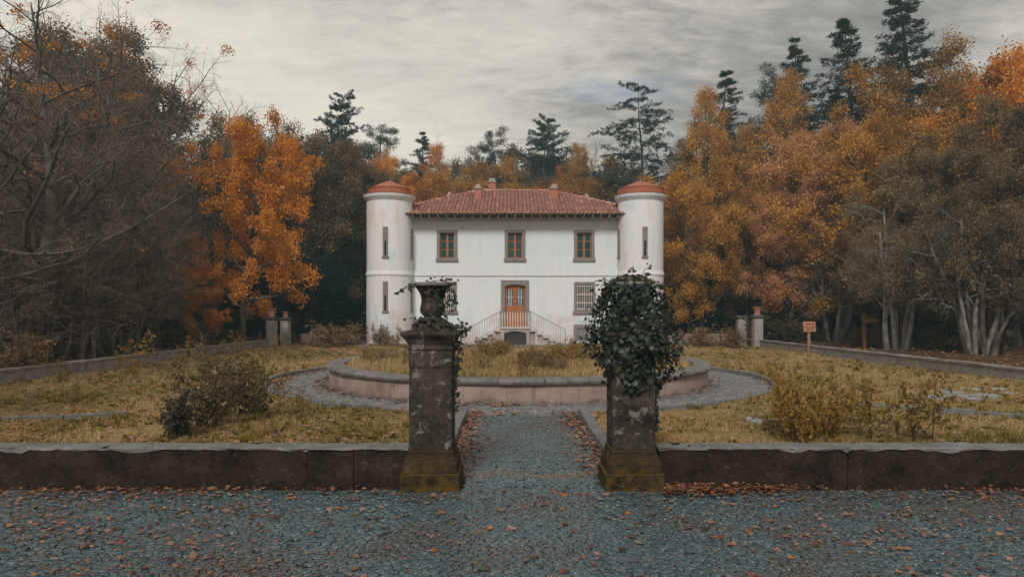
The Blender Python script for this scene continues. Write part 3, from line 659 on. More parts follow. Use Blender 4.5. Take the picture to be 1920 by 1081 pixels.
# door
x, z0, z1, w_ = DOOR
b = MB(); b.box(-w_ - .19, -w_, -.06, .12, z0, z1); b.box(w_, w_ + .19, -.06, .12, z0, z1)
n = 12; V = []; F = []
for i in range(n + 1):
    xx = -w_ + 2 * w_ * i / n; za = z1 - .02 - .07 * (xx / w_) ** 2
    V += [(xx, -.06, za), (xx, -.06, z1 + .19), (xx, .12, za), (xx, .12, z1 + .19)]
for i in range(n): a = i * 4; F += [(a, a + 4, a + 5, a + 1), (a, a + 2, a + 6, a + 4), (a + 1, a + 5, a + 7, a + 3)]
b.add(V, F); b.box(-w_ - .19, -w_, -.06, .12, z1, z1 + .19); b.box(w_, w_ + .19, -.06, .12, z1, z1 + .19)
door = H(b, 'door', M['surround'])
for s in (-1, 1):
    xa, xb = sorted((s * .006, s * (w_ - .004))); b = MB(); zm = z0 + .98
    b.box(xa, xb, .12, .17, z0, zm); b.box(xa, xa + .085, .12, .17, zm, z1); b.box(xb - .085, xb, .12, .17, zm, z1); b.box(xa + .085, xb - .085, .12, .17, z1 - .24, z1)
    b.box(xa + .07, xb - .07, .105, .12, z0 + .12, z0 + .42); b.box(xa + .07, xb - .07, .105, .12, z0 + .52, zm - .08)
    H(b, 'door_leaf', M['wood'], door, bevel=.006)
    H(MB().box(xa + .085, xb - .085, .15, .155, zm, z1 - .24), 'pane', M['glass'], door)
    b = MB()
    for q in (1, 2, 3): xx = xa + .085 + (xb - xa - .17) * q / 4; b.box(xx - .012, xx + .012, .13, .142, zm, z1 - .24)
    zc = (zm + z1 - .24) / 2 + .02; b.box(xa + .085, xb - .085, .122, .1295, zc - .012, zc + .012)
    H(b, 'door_grille', M['white_iron'], door)
    H(MB().lathe([(0, .0), (.022, .0), (.022, .03), (0, .045)], 10, (s * .08, .09)).build('door_knob', M['iron'], door) and MB().box(s * .30 - .03, s * .30 + .03, .09, .105, z0 + .72, z0 + .75), 'letter_plate', M['iron'], door)
# staircase: landing over a barred vault, a flight each side
LZ, LX, LY = .857, .68, -1.45
st = H(MB().box(-LX, -.5, LY, 0, -.1, LZ - .06).box(.5, LX, LY, 0, -.1, LZ - .06).box(-.5, .5, LY, 0, LZ - .17, LZ - .06), 'staircase', M['stair_stone'], bevel=.01)
V = []; F = []; n = 10
for i in range(n + 1):
    xx = -.5 + i / n; za = .60 + .085 * (1 - (xx / .5) ** 2); V += [(xx, LY + .02, za), (xx, LY + .02, LZ - .171), (xx, LY + .2, za)]
for i in range(n): a = i * 3; F += [(a, a + 3, a + 4, a + 1), (a, a + 2, a + 5, a + 3)]
H(MB().add(V, F), 'vault_arch', M['stair_stone'], st)
b = MB()
for i in range(-14, 15):
    for s in (-1, 1):
        pts = [(i * .11 + s * tt, tt) for tt in np.linspace(0, .66, 30) if -.49 <= i * .11 + s * tt <= .49]
        if len(pts) > 2: b.bar((pts[0][0], LY + .10 + .01 * s, pts[0][1]), (pts[-1][0], LY + .10 + .01 * s, pts[-1][1]), .022, .012)
H(b, 'lattice', M['iron'], st); H(MB().box(-.5, .5, LY + .35, LY + .37, -.05, .68), 'vault_shade_panel', M['dark'], st)  # dark panel paints the shade inside the vault
H(MB().box(-LX - .04, LX + .04, LY - .05, -.06, LZ - .06, LZ), 'landing_slab', M['cornice'], st, bevel=.012)
for s in (-1, 1):
    for i in range(1, 6):
        xa = LX + (i - 1) * .285; z = LZ - .143 * i
        xl, xr = sorted((s * (xa - .0), s * (xa + .32))); H(MB().box(xl, xr, LY - .02, -.05, z - .045, z), 'tread', M['cornice'], st, bevel=.008)
        xl, xr = sorted((s * (xa + .003), s * (xa + .282))); H(MB().box(xl, xr, LY + .10, -.02, -.1, z - .046), 'riser_block', M['stair_stone'], st)
    for q in (.22, .92): xl, xr = sorted((s * (LX + q), s * (LX + q + .14))); H(MB().box(xl, xr, LY + .03, LY + .099, -.1, LZ - .143 * (q // .285 + 1) - .06), 'buttress', M['cornice'], st, bevel=.01)
    xn = s * (LX + 1.62); H(MB().prism([(.05, .05, -.1, xn, LY + .06), (.05, .05, .38, xn, LY + .06), (.06, .06, .40, xn, LY + .06), (.03, .03, .44, xn, LY + .06)]), 'newel', M['cornice'], st)
    b = MB(); b.bar((s * LX, LY + .02, LZ + .735), (s * (LX + 1.62), LY + .02, .76), .028); b.bar((s * LX, LY + .02, LZ + .06), (s * (LX + 1.55), LY + .02, .09), .016)
    for i in range(14):
        f_ = (i + .5) / 14.5; xx = s * (LX + 1.6 * f_); zt_ = LZ + .735 - (LZ + .735 - .76) * f_; b.bar((xx, LY + .02, zt_ - .67), (xx, LY + .02, zt_), .013)
    b.bar((s * (LX + 1.6), LY + .02, .1), (s * (LX + 1.6), LY + .02, .77), .03)
    b.bar((s * LX, LY + .02, LZ + .735), (s * LX, -.05, LZ + .735), .025); b.bar((s * LX, LY + .02, LZ), (s * LX, LY + .02, LZ + .75), .03)
    H(b, 'handrail', M['iron'], st)
b = MB(); b.bar((-LX, LY + .02, LZ + .735), (LX, LY + .02, LZ + .735), .03); b.bar((-LX, LY + .02, LZ + .05), (LX, LY + .02, LZ + .05), .018)
H(b, 'landing_rail', M['iron'], st)
for i in range(11):
    xx = -LX + .09 + i * (2 * LX - .18) / 10; H(MB().prism([(.012, .012, LZ + .0, xx, LY + .02), (.015, .015, LZ + .3, xx, LY + .02), (.022, .02, LZ + .45, xx, LY + .02), (.012, .012, LZ + .73, xx, LY + .02)]), 'baluster', M['white_iron'], st)

# roof: underlay, real barrel tiles, hips, ridge
ey, ry = EY - WY, RDY - WY; by = 2 * ry - ey; ex = EXX
roof = H(MB().add([(-ex, ey, EZ), (ex, ey, EZ), (ex, by, EZ), (-ex, by, EZ), (-RDX, ry, RDZ), (RDX, ry, RDZ)], [(0, 1, 5, 4), (2, 3, 4, 5), (1, 2, 5), (3, 0, 4), (0, 3, 2, 1)]), 'roof', M['roof_under'])
def tiles(r, name):
    """barrel tiles over the four slopes"""
    VV = []; TT = []; K = 6; pitch = .187; row = .36
    def slope(e0, e1, inward, run, rise, lim):
        e0 = np.array(e0, float); e1 = np.array(e1, float); L = np.linalg.norm(e1 - e0); d = (e1 - e0) / L; inward = np.array(inward, float)
        upv = inward * run + np.array([0, 0, rise]); SL = np.linalg.norm(upv); upv /= SL; nrm = np.cross(d, upv)
        for c in range(int(L / pitch)):
            u = (c + .5) * L / int(L / pitch); tmax = lim(u, L) * SL
            for k in range(-1, int(SL / row) + 1):
                s0, s1 = k * row + r.normal(0, .008), (k + 1) * row + .07
                s1 = min(s1, tmax)
                if s0 > tmax - .05: break
                if k == -1: s0 = -.12; s1 = .07
                jx_ = r.normal(0, .006); ring = []
                for s, rad, lift in ((s0, .092, .052 + r.normal(0, .004)), (s1, .078, .022)):
                    for q in range(K):
                        a = math.pi * q / (K - 1); ring.append(e0 + d * (u + jx_ + rad * math.cos(a)) + upv * s + nrm * (lift - .02 + rad * .85 * math.sin(a)))
                # front lip thickness
                for q in range(K): a = math.pi * q / (K - 1); ring.append(e0 + d * (u + jx_ + .075 * math.cos(a)) + upv * s0 + nrm * (.03 + .06 * math.sin(a)))
                VV.append(ring); TT.append(np.clip(r.normal(.45, .22) + (.25 if k == -1 else 0), 0, 1))
    run, rise = ry - ey, RDZ - EZ; xr = ex - RDX
    slope((-ex, ey, EZ), (ex, ey, EZ), (0, 1, 0), run, rise, lambda u, L: min(1, u / xr, (L - u) / xr))
    slope((ex, by, EZ), (-ex, by, EZ), (0, -1, 0), run, rise, lambda u, L: min(1, u / xr, (L - u) / xr))
    slope((ex, ey, EZ), (ex, by, EZ), (-1, 0, 0), xr, rise, lambda u, L: min(1, u / run, (L - u) / run))
    slope((-ex, by, EZ), (-ex, ey, EZ), (1, 0, 0), xr, rise, lambda u, L: min(1, u / run, (L - u) / run))
    A = np.array(VV); n = len(A); f = []
    for q in range(K - 1): f.append([q, q + 1, K + q + 1, K + q]); f.append([2 * K + q, 2 * K + q + 1, q + 1, q])
    o_ = (np.arange(n) * 3 * K)[:, None, None]
    o = link(name, mesh_np(name, A.reshape(-1, 3), [(o_ + np.array(f)[None]).reshape(-1, 4)], [M['tile']], np.repeat(TT, 3 * K)), roof); o['kind'] = 'stuff'
    # hip and ridge caps
    caps = []; ct = []
    def capline(a, c):
        a = np.array(a, float); c = np.array(c, float); L = np.linalg.norm(c - a); d = (c - a) / L; sd_ = norm(np.cross(d, np.array([0, 0, 1.0]))); upn = np.cross(sd_, d)
        for k in range(int(L / .36)):
            ring = []
            for s, rad, lift in ((k * .36, .125, .085), (k * .36 + .42, .105, .06)):
                for q in range(K): an = math.pi * q / (K - 1); ring.append(a + d * s + sd_ * rad * math.cos(an) + upn * (lift - .03 + rad * .8 * math.sin(an)))
            caps.append(ring); ct.append(np.clip(r.normal(.6, .25), 0, 1))
    for sx in (-1, 1):
        capline((sx * ex, ey, EZ), (sx * RDX, ry, RDZ)); capline((sx * ex, by, EZ), (sx * RDX, ry, RDZ))
    capline((-RDX, ry, RDZ), (RDX, ry, RDZ))
    A = np.array(caps); n = len(A); f = np.array([[q, q + 1, K + q + 1, K + q] for q in range(K - 1)])
    o = link('ridge_tiles', mesh_np('ridge_tiles', A.reshape(-1, 3), [((np.arange(n) * 2 * K)[:, None, None] + f[None]).reshape(-1, 4)], [M['tile']], np.repeat(ct, 2 * K)), roof); o['kind'] = 'stuff'
tiles(np.random.default_rng(77), 'roof_tiles')
b = MB()
for i in range(27):
    xx = -5.2 + i * .4; b.box(xx - .04, xx + .04, ey + .03, -.2, EZ - .115, EZ - .01)
o = H(b, 'eave_rafters', M['chimney_cap'], roof); o['kind'] = 'stuff'
for cx_, cy, zt_, w_, kind in ((-1.85, 34.8, 7.98, .17, 0), (-1.2, 37.3, 8.75, .19, 1), (2.0, 34.8, 7.98, .17, 1), (-3.6, 38.2, 8.15, .15, 0), (4.0, 38.2, 8.05, .15, 0)):
    ch = H(MB().prism([(w_, w_, 6.6, cx_, cy - WY), (w_, w_, zt_ - .24, cx_, cy - WY)]), 'chimney', M['brick_red'], roof)
    pr = [(w_ + .05, w_ + .05, zt_ - .24, cx_, cy - WY), (w_ + .05, w_ + .05, zt_ - .19, cx_, cy - WY), (w_ - .02, w_ - .02, zt_ - .18, cx_, cy - WY), (w_ - .03 - .06 * (kind == 0), w_ - .03 - .06 * (kind == 0), zt_, cx_, cy - WY)]
    # cap joined to the chimney as one more prism in its own mesh
    H(MB().prism(pr), 'chimney_cap', M['chimney_cap'], roof)
# towers
for s in (-1, 1):
    c = (s * TX, TY - WY)
    tw = H(MB().lathe([(TR, -.1), (TR, 3.28), (TR - .012, 3.281), (TR - .012, 6.8)], 64, c), 'tower', M['tower_plaster'], smooth=True)
    H(MB().lathe([(TR - .02, 3.24), (TR + .025, 3.25), (TR + .04, 3.28), (TR + .03, 3.33), (TR - .02, 3.5)], 64, c), 'string_course', M['tower_plaster'], tw, smooth=True)
    H(MB().lathe([(TR - .02, 6.70), (TR + .02, 6.73), (TR + .035, 6.79), (TR + .09, 6.83), (TR + .14, 6.90), (TR + .15, 6.99), (TR + .15, 7.01), (TR - .2, 7.03)], 64, c), 'cornice', M['tower_plaster'], tw, smooth=True)
    H(MB().lathe([(TR - .15, 7.012), (TR + .175, 7.012), (TR + .175, 7.045), (TR - .1, 7.06)], 64, c), 'rim', M['red_metal'], tw, smooth=True)
    rd = TR + .02 if s > 0 else TR - .09
    H(MB().lathe([(rd, 7.04), (rd, 7.30), (rd + .02, 7.31), (rd + .02, 7.335)], 48, c), 'drum', M['red_metal'], tw, smooth=True)
    H(MB().lathe([(rd + .03, 7.33), (rd * .72, 7.45), (rd * .4, 7.60), (rd * .15, 7.70), (0.0, 7.74)], 24, c), 'tower_roof', M['red_metal'], tw)
    H(MB().lathe([(.03, 7.72), (.012, 7.80), (.02, 7.83), (.008, 7.86), (.004, 8.06)], 8, c), 'finial', M['iron'], tw)
    for ang, nm in ((0.0, 'f'), (80.0, 's')):
        for z0, z1 in ((4.12, 5.46), (1.62, 2.97)):
            a = R_(ang) * -s; nx_, ny_ = -math.sin(a) * 1.0, -math.cos(a)
            # local frame of the slit: n outwards, t sideways
            nv = np.array([math.sin(R_(ang)) * -s, -math.cos(R_(ang)), 0]); tv = np.array([-nv[1], nv[0], 0]); c3 = np.array([c[0], c[1], 0.0])
            def bx(b, u0, u1, d0, d1, z0_, z1_, m=0):
                V = [c3 + tv * u + nv * (TR + d) + np.array([0, 0, z]) for z in (z0_, z1_) for d in (d1, d0) for u in (u0, u1)]
                b.add(V, [(0, 2, 3, 1), (4, 5, 7, 6), (0, 1, 5, 4), (2, 6, 7, 3), (0, 4, 6, 2), (1, 3, 7, 5)], m)
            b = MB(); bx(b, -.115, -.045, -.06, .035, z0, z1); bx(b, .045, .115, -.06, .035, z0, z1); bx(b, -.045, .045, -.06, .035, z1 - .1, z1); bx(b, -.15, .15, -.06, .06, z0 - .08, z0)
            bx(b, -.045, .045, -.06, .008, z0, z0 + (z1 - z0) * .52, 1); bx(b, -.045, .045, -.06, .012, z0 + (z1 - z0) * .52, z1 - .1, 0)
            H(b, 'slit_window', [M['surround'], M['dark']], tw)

# ------------------------------------------------------------------ plants: growth helpers
def grow(r, P, D, L, R, levels):
    """branching, one numpy batch per level -> [(pts, dirs, radii)]"""
    out = []; P, D, L, R = (np.asarray(a, float) for a in (P, D, L, R))
    for li, lv in enumerate(levels):
        B = len(P); k = lv['k']; pts = np.zeros((B, k + 1, 3)); dirs = np.zeros((B, k + 1, 3)); pts[:, 0] = P; d = D.copy(); dirs[:, 0] = d
        for s in range(k):
            d = norm(d + lv['w'] * r.normal(size=(B, 3)) + np.array([0, 0, lv.get('up', 0) + lv.get('curl', 0) * s / k]))
            pts[:, s + 1] = pts[:, s] + d * (L / k)[:, None]; dirs[:, s + 1] = d
        rad = R[:, None] * (1 - np.linspace(0, 1, k + 1) * (1 - lv.get('tip', .35)))
        out.append((pts, dirs, rad))
        if li + 1 < len(levels):
            nx = levels[li + 1]; n = nx['n']
            t = (np.arange(n)[None] + r.uniform(0, 1, (B, n))) / n
            if 'whorl' in nx: t = (np.arange(n) // nx['whorl'] + r.normal(.5, .30, (B, n))) / (n / nx['whorl'])
            t = np.where(t > .99, r.uniform(.6, .99, t.shape), np.maximum(t, 0)); t = nx.get('t0', .3) + (1 - nx.get('t0', .3)) * t ** nx.get('tpow', 1.0)
            i0 = np.minimum((t * k).astype(int), k - 1); f = t * k - i0; bi = np.arange(B)[:, None]
            Pc = pts[bi, i0] * (1 - f)[..., None] + pts[bi, i0 + 1] * f[..., None]; Dp = dirs[bi, i0 + 1]; rp = rad[bi, i0]
            a = R_(nx['ang']) * r.uniform(.75, 1.25, (B, n)); perp = r.normal(size=(B, n, 3))
            if li == 0: az = np.arange(n)[None] * 2.399 + r.normal(0, .35, (B, n)) + r.uniform(0, 6.28, (B, 1)); perp = np.stack([np.cos(az), np.sin(az), 0 * az], -1)
            perp[..., 2] *= nx.get('flat', 1.0)
            perp = norm(perp - (perp * Dp).sum(-1, keepdims=True) * Dp)
            Dc = Dp * np.cos(a)[..., None] + perp * np.sin(a)[..., None]; Dc[..., 2] *= nx.get('flatz', 1.0); Dc = norm(Dc)
            env = nx['env'](t) if 'env' in nx else 1 - nx.get('tp', .5) * t
            Lc = L[:, None] * nx['len'] * env * r.uniform(.65, 1.2, (B, n)); Rc = np.minimum(rp * nx.get('rr', .5), R.max())
            P, D, L, R = Pc.reshape(-1, 3), Dc.reshape(-1, 3), Lc.ravel(), Rc.ravel()
    return out

def tubes(levels, sides):
    Vs, Fs, n0 = [], [], 0
    for (pts, dirs, rad), sd_ in zip(levels, sides):
        B, k1, _ = pts.shape; ref = np.where(np.abs(dirs[..., 2:3]) < .9, np.array([0, 0, 1.0]), np.array([1.0, 0, 0]))
        u = norm(np.cross(dirs, ref)); v = np.cross(dirs, u); a = np.arange(sd_) * 2 * math.pi / sd_
        V = pts[:, :, None] + rad[:, :, None, None] * (u[:, :, None] * np.cos(a)[:, None] + v[:, :, None] * np.sin(a)[:, None])
        idx = np.arange(B * k1 * sd_).reshape(B, k1, sd_) + n0
        q = np.stack([idx[:, :-1], np.roll(idx[:, :-1], -1, 2), np.roll(idx[:, 1:], -1, 2), idx[:, 1:]], -1).reshape(-1, 4)
        Vs.append(V.reshape(-1, 3)); Fs.append(q); n0 += B * k1 * sd_
    return np.concatenate(Vs), np.concatenate(Fs)

LSH = np.array([[0, 0, 0], [.45, .5, .12], [1, 0, 0], [.45, -.5, .12]])
def leaf_cards(C, U, Nn, size, aspect, shape=LSH):
    """folded leaf blades: along U, normal Nn -> V (n*k,3)"""
    U = norm(U); Vv = norm(np.cross(Nn, U)); Nn = np.cross(U, Vv); s = size[:, None, None]
    V = C[:, None] + s * (U[:, None] * shape[None, :, 0:1] + Vv[:, None] * (shape[None, :, 1:2] * aspect) + Nn[:, None] * shape[None, :, 2:3])
    return V.reshape(-1, 3)
def card_faces(n): o_ = (np.arange(n) * 4)[:, None, None]; return (o_ + np.array([[0, 3, 2], [0, 2, 1]])[None]).reshape(-1, 3)

def foliage(r, lev, per, size, aspect, spread, up=.35, droop=0.0, along=.5, t0=0.15, frac=1.0, clump=40):
    """leaves strewn along the branches of one level, with a tint per twig plus a little per leaf"""
    pts, dirs, _ = lev
    if frac < 1: kp = (r.random(len(pts) // clump + 1) < frac)[np.arange(len(pts)) // clump]; kp |= r.random(len(pts)) < frac * .12; pts, dirs = pts[kp], dirs[kp]
    B, k1, _ = pts.shape; n = B * per; bi = np.repeat(np.arange(B), per); t = r.uniform(t0, 1, n) * (k1 - 1); i0 = np.minimum(t.astype(int), k1 - 2); f = (t - i0)[:, None]
    C = pts[bi, i0] * (1 - f) + pts[bi, i0 + 1] * f + r.normal(0, spread, (n, 3)); U = dirs[bi, i0 + 1] * along + r.normal(size=(n, 3)) * .6 + np.array([0, 0, -droop])
    Nn = r.normal(size=(n, 3)) * .6 + np.array([0, 0, up]); Nn = norm(Nn)
    tw = np.clip(r.normal(.42, .15, B) + r.normal(0, .14, B // 30 + 1)[np.arange(B) // 30], 0, 1); tint = np.clip(tw[bi] + r.normal(0, .13, n), 0, 1); ln_ = np.linalg.norm(pts[:, -1] - pts[:, 0], axis=1); sz = size * r.uniform(.6, 1.25, n) * np.clip(ln_ / np.mean(ln_), .45, 1.15)[bi] ** .8
    return leaf_cards(C, U, Nn, sz, aspect), np.repeat(tint, 4), n

class Proto:
    def __init__(s, trunk, crown, twigs=None, h=10.0): s.trunk, s.crown, s.twigs, s.h = trunk, crown, twigs, h
PR = {}
def proto(key, seed, stems, levels, sides, leaf_level, leaf, h=10.0, twig_from=None, extra=None):
    r = np.random.default_rng(seed); P, D, L, R = stems(r); levels[0].setdefault('tip', .08 if len(P) == 1 else .3); lv = grow(r, P, D, L, R, levels)
    cut = twig_from or len(levels)
    V, F = tubes(lv[:cut], sides[:cut]); trunk = mesh_np(key + '_trunk', V, [F], [M['bark']], smooth=True)
    crown = None; tw = None
    if cut < len(levels): V, F = tubes(lv[cut:], sides[cut:]); tw = mesh_np(key + '_twigs', V, [F], [M['twig']])
    if leaf: V, tint, n = foliage(r, lv[leaf_level], **leaf); crown = mesh_np(key + '_crown', V, [card_faces(n)], [M['gold']], tint)
    hs = []
    for me in (trunk, crown, tw):
        if me: co = np.empty(len(me.vertices) * 3, np.float32); me.vertices.foreach_get('co', co); hs.append(np.quantile(co[2::3], .9995))
    PR[key] = Proto(trunk, crown, tw, max(hs)); return PR[key]

def one(Lr, Rr, lean=.05): return lambda r: ([(0, 0, -.15)], norm(np.array([[r.normal(0, lean), r.normal(0, lean), 1]])), [Lr], [Rr])
def many(n, Lr, Rr, spread, base=.25):
    def f(r):
        a = r.uniform(0, 2 * math.pi, n); q = r.uniform(.3, 1, n); P = np.stack([np.cos(a) * base * q, np.sin(a) * base * q, np.full(n, -.15)], -1)
        D = norm(np.stack([np.cos(a) * spread * q, np.sin(a) * spread * q, np.ones(n)], -1)); return P, D, Lr * r.uniform(.75, 1.1, n), Rr * r.uniform(.7, 1.15, n)
    return f
dome = lambda t: np.sqrt(np.clip(1 - ((t - .45) / .62) ** 2, .04, 1))
cone = lambda t: np.clip(1.04 - t, .05, 1) ** .8
for sd_, k in ((101, 'oak_a'), (102, 'oak_b'), (103, 'oak_c')):
    proto(k, sd_, one(8.8, .17), [dict(k=7, w=.09, up=.08), dict(n=26, k=5, w=.16, ang=62, len=.40, t0=.12, env=dome, up=.07, rr=.45), dict(n=8, k=4, w=.22, ang=48, len=.42, up=.03), dict(n=5, k=2, w=.25, ang=45, len=.45)], (8, 5, 4, 3), 3,
          dict(per=48, size=.108, aspect=.75, spread=.15, droop=.2))
for sd_, k in ((111, 'cone_a'), (112, 'cone_b')):
    proto(k, sd_, one(9.7, .15, .02), [dict(k=7, w=.02), dict(n=80, k=4, w=.12, ang=66, len=.31, t0=.08, env=lambda t: np.clip(1.05 - t, .06, 1) ** .75, up=.06, rr=.3), dict(n=6, k=3, w=.2, ang=50, len=.42), dict(n=3, k=2, w=.2, ang=45, len=.5)], (8, 4, 3, 3), 3,
          dict(per=28, size=.10, aspect=.62, spread=.11, droop=.25))
for sd_, k in ((121, 'fir_a'), (122, 'fir_b')):
    proto(k, sd_, one(9.9, .16, .01), [dict(k=6, w=.01, tip=.015), dict(n=156, whorl=6, k=5, w=.07, ang=76, len=.25, t0=.06, env=lambda t: np.clip(1.02 - t, .03, 1) ** .9, up=-.09, curl=.22, rr=.2), dict(n=17, k=2, w=.08, ang=52, len=.27, flat=.15, up=-.08, t0=.05, tp=.6)], (7, 4, 3), 2,
          dict(per=13, size=.13, aspect=.24, spread=.022, droop=.35, along=1.3))
for sd_, k, ln, up_ in ((131, 'cedar_a', .33, .02), (132, 'cedar_b', .29, .05), (133, 'cedar_c', .36, -.02)):
    proto(k, sd_, one(9.9, .13, .03), [dict(k=7, w=.03, tip=.015), dict(n=84, whorl=4, k=7, w=.08, ang=68, len=ln, t0=.10, env=lambda t: np.clip(1.02 - t, .04, 1) ** .62, up=up_, curl=-.13, rr=.22, tip=.12), dict(n=22, k=3, w=.08, ang=50, len=.23, flat=.10, up=-.05, t0=.05, tp=.6)], (7, 4, 3), 2,
          dict(per=20, size=.12, aspect=.26, spread=.02, droop=.25, along=1.2))
proto('pine_a', 141, one(9.6, .14, .03), [dict(k=7, w=.03), dict(n=46, k=4, w=.1, ang=66, len=.27, t0=.2, env=lambda t: np.clip(1.15 - t, .25, 1), up=.07, rr=.35), dict(n=8, k=3, w=.2, ang=45, len=.45, up=.06), dict(n=4, k=2, w=.2, ang=40, len=.5)], (7, 4, 3, 3), 3,
      dict(per=18, size=.13, aspect=.22, spread=.06, along=.9))
for sd_, k in ((151, 'bare_a'), (152, 'bare_b'), (153, 'bare_c')):
    proto(k, sd_, one(8.6, .17, .10), [dict(k=8, w=.10, up=.06, tip=.06), dict(n=22, k=7, w=.17, ang=58, len=.52, t0=.22, env=lambda t: 1.1 - .65 * t, up=.03, rr=.5, tip=.10), dict(n=11, k=5, w=.22, ang=46, len=.40, up=.02, rr=.5), dict(n=8, k=4, w=.24, ang=42, len=.42, rr=.5), dict(n=5, k=2, w=.22, ang=38, len=.5, rr=.7, tip=.5)], (9, 6, 4, 3, 3), 4,
          dict(per=3, size=.07, aspect=.65, spread=.05, droop=.4, frac=.022), twig_from=3)
# densely twigged brown shrubs-trees (low branching)
for sd_, k in ((155, 'twiggy_a'), (156, 'twiggy_b')):
    proto(k, sd_, many(3, 7.5, .09, .22), [dict(k=6, w=.10, up=.06), dict(n=20, k=5, w=.18, ang=58, len=.40, t0=.2, env=lambda t: 1.1 - .6 * t, up=.02, rr=.5), dict(n=10, k=4, w=.24, ang=48, len=.46, rr=.5), dict(n=7, k=3, w=.25, ang=45, len=.5, rr=.7, tip=.5)], (7, 5, 3, 3), 3,
          dict(per=3, size=.06, aspect=.6, spread=.06, droop=.3, frac=.35, clump=12), h=9.0, twig_from=2)
for sd_, k in ((161, 'multi_a'), (162, 'multi_b')):
    proto(k, sd_, many(8, 5.6, .15, .40, .60), [dict(k=10, w=.10, up=.045, tip=.35), dict(n=12, k=5, w=.18, ang=55, len=.46, t0=.38, env=lambda t: 1.15 - .5 * t, up=.0, rr=.45), dict(n=7, k=3, w=.22, ang=50, len=.45), dict(n=4, k=2, w=.25, ang=45, len=.55)], (9, 4, 3, 3), 3,
          dict(per=10, size=.085, aspect=.65, spread=.10, droop=.2), h=7.6)
for sd_, k in ((171, 'ever_a'), (172, 'ever_b')):
    proto(k, sd_, many(4, 5.0, .09, .25), [dict(k=5, w=.08, up=.04), dict(n=20, k=4, w=.16, ang=60, len=.40, t0=.08, env=lambda t: 1.1 - .55 * t, rr=.4), dict(n=8, k=3, w=.22, ang=50, len=.48), dict(n=4, k=2, w=.22, ang=45, len=.5)], (6, 4, 3, 3), 3,
          dict(per=9, size=.13, aspect=.5, spread=.10, droop=.3), h=6.4)

def crown_copy(p, root, crown_m, bark_m, twig_m, leafy=True):
    def put(nm, me, m_):
        o = bpy.data.objects.new(nm, me); COL.objects.link(o); o.parent = root
        o.material_slots[0].link = 'OBJECT'; o.material_slots[0].material = m_; return o
    put('trunk', p.trunk, bark_m)
    cr = None
    if p.twigs: cr = put('crown', p.twigs, twig_m)
    if p.crown and leafy:
        c = put('leaves' if cr else 'crown', p.crown, crown_m)
        if cr: c.parent = cr
TREE_N = [0]
def floor_z(x, y):
    ax = abs(x)
    if y > 33 and ax < 11.2: return .07
    return .24 + .012 * max(ax - 14, 0)
def tree(key, px, ytop, Y, mt, label, group=None, wide=1.0, bark='bark', twig='twig', name='tree', leafy=True, X=None):
    p = PR[key]; x = CX + (px - VX) * Y / FPX if X is None else X; z = floor_z(x, Y); Hh = EYE + (VY - ytop) * Y / FPX - z
    s = Hh / p.h; TREE_N[0] += 1
    root = tag(empty(name, (x, Y, z), (TREE_N[0] * 2.399) % 6.283, (s * wide, s * wide, s)), label, 'tree', group)
    crown_copy(p, root, M[mt], M[bark], M[twig], leafy); return root

# ------------------------------------------------------------------ trees
# -- left wood
tree('bare_a', 62, -70, 19.5, 'orange', 'big leafless grey tree with a thick leaning trunk close behind the left wall', wide=1.25, name='bare_tree')
tree('bare_b', -60, -20, 17.5, 'orange', 'leafless spreading tree cut off by the picture edge beside the left wall', wide=1.2, name='bare_tree')
LB = 'bare grey trees in the left wood'
for px, yt, Y, k, wd in ((150, 40, 24, 'bare_c', 1.1), (235, 60, 32, 'bare_b', 1.0), (30, -30, 27, 'bare_c', 1.2), (330, 130, 38, 'bare_a', 1.0), (-20, 10, 21, 'bare_a', 1.25), (110, 20, 22, 'bare_b', 1.2), (160, 20, 25, 'bare_a', 1.1), (240, 70, 29, 'bare_c', 1.0), (60, 60, 30, 'bare_b', 1.3), (20, -30, 23, 'bare_b', 1.2), (130, -10, 26, 'bare_a', 1.2), (190, 40, 28, 'bare_b', 1.1), (90, 0, 33, 'bare_c', 1.3), (260, 110, 34, 'bare_a', 1.1)):
    tree(k, px, yt, Y, 'orange', 'tall bare grey twiggy tree deep in the left wood', LB, wide=wd, name='bare_tree')
tree('bare_c', 430, 108, 40, 'orange', 'bare twiggy treetop rising just behind the bright orange tree', wide=.8, name='bare_tree')
LT = 'brown twiggy thicket trees along the left wall'
for px, yt, Y, k, wd in ((20, 330, 18.0, 'twiggy_a', 1.2), (150, 300, 20, 'twiggy_b', 1.1), (240, 280, 22, 'twiggy_a', 1.1), (280, 330, 25, 'twiggy_b', .9), (80, 220, 22, 'twiggy_b', 1.2), (190, 210, 26, 'twiggy_a', 1.15), (335, 330, 31, 'twiggy_a', .8), (270, 200, 31, 'twiggy_b', 1.1), (-60, 260, 19, 'twiggy_b', 1.2), (110, 400, 19.5, 'twiggy_a', 1.2), (215, 390, 21.5, 'twiggy_b', 1.2), (60, 300, 20.5, 'twiggy_a', 1.3), (280, 400, 24, 'twiggy_a', 1.1), (318, 430, 27, 'twiggy_b', .9), (120, 250, 23, 'twiggy_a', 1.3), (270, 240, 28, 'twiggy_b', 1.0)):
    tree(k, px, yt, Y, 'brown', 'grey-brown densely twigged tree in the thicket beyond the left wall', LT, wide=wd, name='twiggy_tree')
tree('oak_a', 455, 195, 29.5, 'orange', 'bright orange-leaved tree standing out before the dark left wood', wide=.80, name='orange_tree')
tree('oak_b', 385, 480, 26.5, 'orange', 'small low orange-leaved tree in front of the dark left wood', wide=.9, name='orange_tree')
for px, yt, Y, k, lab in ((100, 185, 29, 'oak_b', 'orange-leaved tree glowing behind the bare branches'), (215, 205, 33, 'oak_c', 'thin orange-leaved crown seen through the bare twigs')):
    tree(k, px, yt, Y, 'orange', lab, wide=.9, name='orange_tree')
